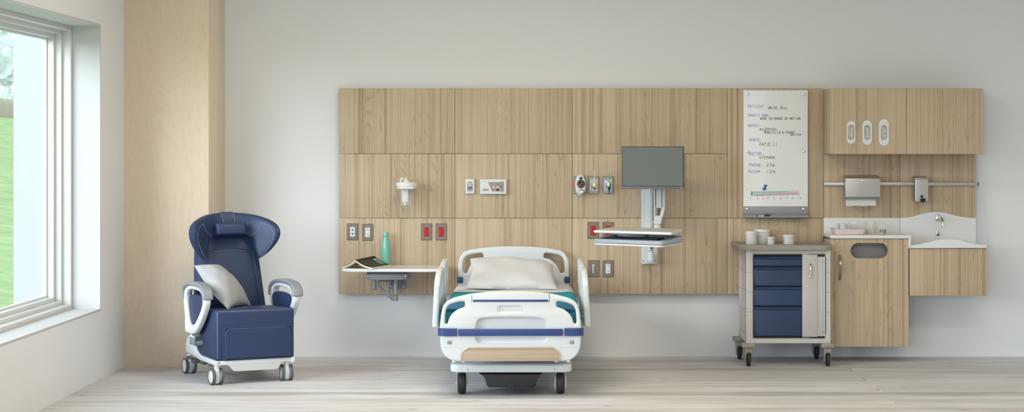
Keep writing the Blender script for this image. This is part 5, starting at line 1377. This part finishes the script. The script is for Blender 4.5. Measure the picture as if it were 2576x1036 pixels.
# rail
b = B(); xa_, xb_ = X(2071.5), X(2458); zr0, zr1 = Z(467, -.10), Z(458.5, -.10)
t = thing('wall_rail', ((xa_+xb_)/2, YP1, zr0), 'long flat steel rail running across the wood panels behind both dispensers', 'rail')
b.box(xa_, xb_, -.092, YP1, zr0, zr1, .002); rl = obj('rail_bar', b.bm, STEEL, t)
b = B(); b.box(xb_-.0002, xb_+.005, -.094, YP1+.001, zr0-.0005, zr1+.0005, .001); obj('end_cap', b.bm, BLACK, rl)
b = B(); b.box(xa_-.004, xa_+.0002, -.093, YP1+.001, zr0-.0005, zr1+.0005, .001); obj('end_cap', b.bm, GREY, rl)

# paper towel dispenser
yT = -.19
dx0, dx1 = X(2127, yT), X(2214.3, yT); tz0, tz1 = Z(496.5, yT), Z(448, yT)
t = thing('towel_dispenser', ((dx0+dx1)/2, -.092, tz0-.02), 'square brushed steel paper towel dispenser hung on the rail', 'dispenser')
prof = roundp([(-.092, tz1+.020), (yT, tz1), (yT, tz0), (yT+.02, tz0-.016), (-.092, tz0-.016)], .004, 3)
b = B(); b.plate(prof, dx0, dx1, plane='yz', bev=.0015); tdb = obj('dispenser_body', b.bm, STEEL, t)
b = B(); b.box(dx0+.003, dx1-.003, yT-.0012, yT+.001, tz0+.001, tz0+.003); b.box(dx0+.002, dx1-.002, yT-.003, yT+.003, tz0-.010, tz0-.004, .001); obj('lower_lip', b.bm, GREY2, tdb)
p = X(2171.6, yT); z = Z(454.6, yT); b = B(); b.lathe([(.0095, 0), (.0105, .0012), (.0095, .002), (.0075, .001), (.006, .002), (0, .002)], (p, yT, z), (0, -1, 0), 24); b.box(p-.003, p+.003, yT-.003, yT, z-.001, z+.001); obj('key_lock', b.bm, CHROME, tdb)
b = B(); b.box(dx0-.0006, dx0+.002, -.150, -.147, Z(491, yT), Z(477, yT)); obj('level_slot', b.bm, BLACK, tdb)
b = B(); P = []
for i in range(13):
    u = i/12; P.append([(X(2129.5, yT)+(X(2205, yT)-X(2129.5, yT))*u, -.165-.004*v+.0015*math.sin(u*9+v*3), Z(498, yT)+(Z(518, yT)-Z(498, yT))*v-.0015*math.sin(u*14)*v) for v in (0, .33, .66, 1)])
b.grid(P, th=(0, .006, 0)); tag(obj('paper_towels', b.bm, LINEN), 'white folded paper towels sticking out below the steel dispenser', 'paper towel')

# soap dispenser
ys = -.19; sx0, sx1, sz0, sz1 = X(2301.5, ys), X(2336, ys), Z(507.5, ys), Z(449.5, ys)
t = thing('soap_dispenser', ((sx0+sx1)/2, -.092, sz0), 'upright steel soap dispenser with a black push valve, hung on the rail', 'dispenser')
b = B(); b.plate(rrect(sx0, sx1, sz0, sz1+.005, .008), ys+.01, -.092, bev=.001); b.plate(rrect(sx0, sx1, sz0, sz1, .008), ys, ys+.03, bev=.006, res=3)
prof = roundp([(-.092, sz1+.018), (ys+.008, sz1), (ys+.008, sz1-.03), (-.092, sz1-.03)], .004, 3); b.plate(prof, sx0+.001, sx1-.001, plane='yz', bev=.006); sd = obj('dispenser_body', b.bm, STEEL, t)
p = X(2319, ys); b = B(); b.lathe([(0, .002), (.009, .002), (.0095, 0)], (p, ys, Z(493.8, ys)), (0, -1, 0), 20); obj('level_window', b.bm, BLACK, sd)
b = B(); b.box(X(2314.5, ys), X(2326, ys), ys-.035, ys, Z(507.5, ys), Z(498.5, ys), .002); b.cyl((X(2320.5, ys), ys-.022, Z(509, ys)), (0, 0, 1), .0028, .004, 10); obj('push_valve', b.bm, BLACK, sd)

# base cabinet with oval waste opening
lx0, lx1 = X(2089.3, yD), X(2285.8, yD); lz0, lz1 = Z(872, yD), Z(600.5, yD)
t = thing('base_cabinet', ((lx0+lx1)/2, YP1, lz0), 'hanging wood base cabinet with an oval waste opening and a curved metal handle', 'cabinet')
b = B(); b.box(lx0, lx0+.018, yD+.02, YP1, lz0+.002, lz1, .001); b.box(lx1-.018, lx1, yD+.02, YP1, lz0+.002, lz1, .001); b.box(lx0, lx1, yD+.02, YP1, lz0+.002, lz0+.02, .001); b.box(lx0, lx1, YP1-.02, YP1, lz0+.002, lz1); b.box(lx0, lx1, yD+.02, YP1, lz1-.006, lz1)
obj('cabinet_body', b.bm, WOOD, t)
hx0, hx1, hz0, hz1 = X(2140, yD), X(2233.5, yD), Z(649.5, yD), Z(611.5, yD)
b = B(); b.plate(rrect(lx0+.001, lx1-.001, lz0, lz1, .001), yD, yD+.018, [rrect(hx0, hx1, hz0, hz1, (hz1-hz0)/2-.0005, 10)], bev=.0012); d_ = obj('door', b.bm, WOOD, t)
b = B(); hxx = X(2112, yD); ha, hb_ = Z(703.5, yD), Z(642, yD); P = []
for k in range(15):
    u = k/14; y_ = yD-.004-.034*math.sin(math.pi*u)**.8; P.append([(hxx+a, y_, ha+(hb_-ha)*u) for a in (-.0065-.0, .0065)])
b.grid(P, th=(0, -.006, 0)); b.box(hxx-.0065, hxx+.0065, yD-.010, yD, ha, ha+.010, .002); b.box(hxx-.0065, hxx+.0065, yD-.010, yD, hb_-.010, hb_, .002); obj('handle', b.bm, mat('bronze_handle', (148, 138, 128), .28, .85, noise=.03), d_)
b = B(); b.box(lx0+.03, lx1-.03, yD+.06, YP1-.03, lz1-.30, lz1-.02, .02); tag(obj('waste_bin', b.bm, DARKIN), 'plain grey waste bin seen through the oval opening of the base cabinet', 'bin')

# counter with backsplash
ct = .853; cx1_ = X(2287.3, -.40)
t = thing('counter', ((lx0+cx1_)/2, YP1, ct-.022), 'white counter top with low backsplash above the wood base cabinet', 'counter')
b = B(); b.plate(roundp([(lx0-.002, YP1), (lx0-.002, -.402), (cx1_, -.402), (cx1_, YP1)], [.001, .006, .01, .001], 5), ct-.022, ct, plane='xy', bev=.004, res=3); obj('counter_top', b.bm, WHITE2, t)
b = B(); b.box(X(2072.5, -.085), X(2263.2, -.085), -.086, -.002, ct-.001, Z(548, -.085), .002); obj('backsplash', b.bm, WHITE2, t)

# wash basin
t = thing('wash_basin', (X(2380), YP1, .74), 'white wash basin with a wavy front rim and curved backsplash', 'sink')
sp_ = cat([(2264, 548.2), (2290, 546), (2310, 540.5), (2332, 535), (2354, 532.8), (2376, 534.8), (2400, 541), (2430, 546.6), (2455, 547.8)], 5)
b = B(); b.plate([(X(a, -.086), Z(c, -.086)) for a, c in sp_]+[(X(2455, -.086), .735), (X(2264, -.086), .735)], -.088, -.002, bev=.002); obj('backsplash', b.bm, WHITE2, t)
rx0, rx1 = X(2287.4, -.402), X(2482.6, -.402)
rim = [(rx0, .767)]+[(X(a, -.402), Z(c, -.402)) for a, c in cat([(2288, 616), (2310, 615), (2335, 609), (2360, 603), (2388, 600.8), (2412, 603), (2436, 609.5), (2458, 614.5), (2482.6, 615.6)], 5)]+[(rx1-.002, .768)]
b = B(); b.plate(rim, -.404, -.384, bev=.004, res=3); obj('front_rim', b.bm, WHITE2, t)
b = B()
b.box(rx0-.003, rx0+.012, -.404, -.088, .765, ct+.002, .004)
P = []
for i in range(17):
    u = i/16; row = []
    for j in range(13):
        v = j/12; dp = (math.sin(math.pi*min(1, u*1.35+.05))**.6 if u < .72 else max(0, 1-(u-.66)/.3))*math.sin(math.pi*(.06+.88*v))**.5
        row.append((rx0+.012+(rx1-rx0-.016)*u, -.384+(.296)*v, .780-.060*max(0, dp)*(1 if v > .12 else v/.12)))
    P.append(row)
b.grid(P, th=(0, 0, -.006)); b.box(rx1-.012, rx1, -.385, -.088, .769, .785, .003); obj('bowl', b.bm, WHITE2, t)
# basin cabinet
wx0, wx1, wz0, wz1 = X(2287.5, yD), X(2481, yD), Z(743.5, yD), .768
t = thing('basin_cabinet', ((wx0+wx1)/2, YP1, wz0), 'low plain wood cabinet front under the wash basin', 'cabinet')
b = B(); b.box(wx0+.001, wx0+.019, yD+.02, YP1, wz0, wz1-.055, .001); b.box(wx1-.018, wx1, yD+.02, YP1, wz0, wz1-.055, .001); b.box(wx0+.001, wx1, yD+.02, YP1, wz0, wz0+.018, .001); obj('cabinet_body', b.bm, WOOD, t)
b = B(); b.box(wx0+.001, wx1, yD, yD+.018, wz0, wz1-.003, .0012); obj('front_panel', b.bm, WOOD, t)
# tap and sensor
x, z = X(2359.4, -.088), Z(548.2, -.088)
t = thing('wall_tap', (x, -.088, z-.05), 'chrome wall tap curving down over the wash basin', 'tap')
b = B(); b.lathe([(0, .014), (.012, .014), (.018, .012), (.0235, .004), (.024, 0)], (x, -.088, z), (0, -1, 0), 32); obj('wall_flange', b.bm, CHROME, t)
b = B(); b.tube(cat([(x, -.095, z), (x, -.16, z), (x, -.20, z-.001), (x, -.232, z-.012), (x, -.245, z-.032), (x, -.246, z-.064)], 7), .0095, 18); obj('spout', b.bm, CHROME, t)
x, z = X(2359.5, -.088), Z(588, -.088)
t = thing('tap_sensor', (x, -.088, z-.018), 'small round chrome sensor plate below the tap', 'sensor')
b = B(); b.lathe([(0, .007), (.009, .0065), (.016, .004), (.0185, 0)], (x, -.088, z), (0, -1, 0), 30); q = obj('sensor_plate', b.bm, CHROME, t)
b = B(); b.plate(rrect(x-.0032, x+.0032, z-.012, z+.009, .003), -.0965, -.090, bev=.0005); obj('sensor_eye', b.bm, BLACK, q)

# tray, cups and rolls on the counter
def c14(zx, zy, y): return (X(2070+zx/14.31, y), Z(540+zy/14.31, y))
y0_, y1_ = -.365, -.15
bx0, bx1 = c14(480, 0, -.355)[0], c14(1490, 0, -.355)[0]
def trayring(e, z): return [(a, c, z) for a, c in [(p[0], p[1]) for p in [(q[0], q[1]) for q in roundp([(bx0-e, y0_+.01-e), (bx1+e, y0_+.01-e), (bx1+e, y1_+e), (bx0-e, y1_+e)], .02, 4)]]]
b = B(); prof_ = [(0, ct+.001), (.003, ct+.004), (.010, ct+.036), (.015, ct+.038), (.015, ct+.0395), (.008, ct+.038), (.0, ct+.006), (-.003, ct+.0035)]
q = bmesh.new(); rr_ = [[q.verts.new(p) for p in trayring(e, z)] for e, z in prof_]
for A_, C_ in zip(rr_, rr_[1:]):
    for k in range(len(A_)): q.faces.new((A_[k], A_[(k+1) % len(A_)], C_[(k+1) % len(A_)], C_[k]))
q.faces.new(rr_[0]); q.faces.new(rr_[-1]); b.add(q)
tag(obj('plastic_tray', b.bm, PINK), 'shallow pale pink plastic tray on the white counter', 'tray')
zt3 = ct+.004
def roll(zx0, zx1, ztop, y, label, nm='gauze_roll'):
    a, c = c14(zx0, 0, y)[0], c14(zx1, 0, y)[0]; x = (a+c)/2; r = (c-a)/2; z1 = c14(0, ztop, y)[1]
    b = B(); b.lathe([(0, zt3), (r, zt3), (r, z1-.002), (r-.002, z1), (r*.3, z1), (r*.28, z1-.01), (0, z1-.01)], (x, y, 0), seg=30)
    return tag(obj(nm, b.bm, LINEN), label, 'bandage', 'white rolls in the pink tray')
roll(465, 600, 305, -.24, 'slim white gauze roll standing in the pink tray')
roll(610, 885, 325, -.29, 'wider white gauze roll standing in the pink tray')
def cup(zx0, zx1, ztop, y, zb, label, taper=.78, m=CLEAR, rim=True):
    a, c = c14(zx0, 0, y)[0], c14(zx1, 0, y)[0]; x = (a+c)/2; r = (c-a)/2; z1 = c14(0, ztop, y)[1]; rb = r*taper
    t = thing('specimen_cup', (x, y, zb), label, 'cup')
    b = B(); b.lathe([(0, zb), (rb, zb), (r*.93, z1-.002), (r, z1-.002), (r, z1), (r*.92, z1), (rb*.96, zb+.002), (0, zb+.002)], (x, y, 0), seg=32); obj('cup_body', b.bm, m, t)
    return t, x, r, rb, z1
def prints(t, x, y, r, shapes):
    for nm, m_, a0, a1, z0_, z1_ in shapes:
        P = []
        for k in range(7):
            a = math.radians(a0+(a1-a0)*k/6); P.append([(x+r*math.sin(a), y-r*math.cos(a), z_) for z_ in (z0_, z1_)])
        b = B(); b.grid(P, th=(0, -.0004, 0)); obj(nm, b.bm, m_, t)
t, x, r, rb, z1 = cup(880, 1310, 235, -.23, zt3, 'clear flared cup of small wrapped packets in the pink tray', .62)
b = B(); rr = random.Random(3)
for k in range(7):
    b.box(-.010, .010, -.002, .002, 0, .058, .001, M=Matrix.Translation((x+rr.uniform(-.013, .011), -.23+rr.uniform(-.012, .012), zt3+.004)) @ Matrix.Rotation(rr.uniform(-.9, .9), 4, 'Z') @ Matrix.Rotation(rr.uniform(-.15, .15), 4, 'Y'))
pk = obj('wrapped_packets', b.bm, WHITE2, t)
prints(t, x, -.23, rb*1.02, [('packet_print', mat('print_navy', (40, 52, 90), .5, noise=.05), -28, -12, zt3+.020, zt3+.030), ('packet_print', mat('print_navy', (40, 52, 90)), -2, 8, zt3+.024, zt3+.029), ('packet_print', mat('print_pale_blue', (150, 186, 205), .5, noise=.05), 12, 40, zt3+.012, zt3+.036)])
cup(1500, 1935, 235, -.22, ct+.0005, 'cloudy yellowish plastic beaker standing right of the pink tray', .80, CLEARY)
t, x, r, rb, z1 = cup(1990, 2290, 360, -.26, ct+.0005, 'short clear cup with brown and navy prints near the sink', .88)
prints(t, x, -.26, r*.95, [('cup_print', mat('print_brown', (150, 92, 66), .5, noise=.1), -50, -30, ct+.015, ct+.031), ('cup_print', mat('print_navy', (40, 52, 90)), -16, 2, ct+.024, ct+.031), ('cup_print', mat('print_brown', (150, 92, 66)), 22, 45, ct+.006, ct+.032), ('cup_print', mat('print_grey_blue', (130, 150, 172), .5, noise=.05), -12, 0, ct+.008, ct+.022)])
b = B(); b.lathe([(0, ct+.004), (rb*.8, ct+.004), (rb*.85, ct+.035), (0, ct+.037)], (x, -.26, 0), seg=20); obj('cotton', b.bm, LINEN, t)
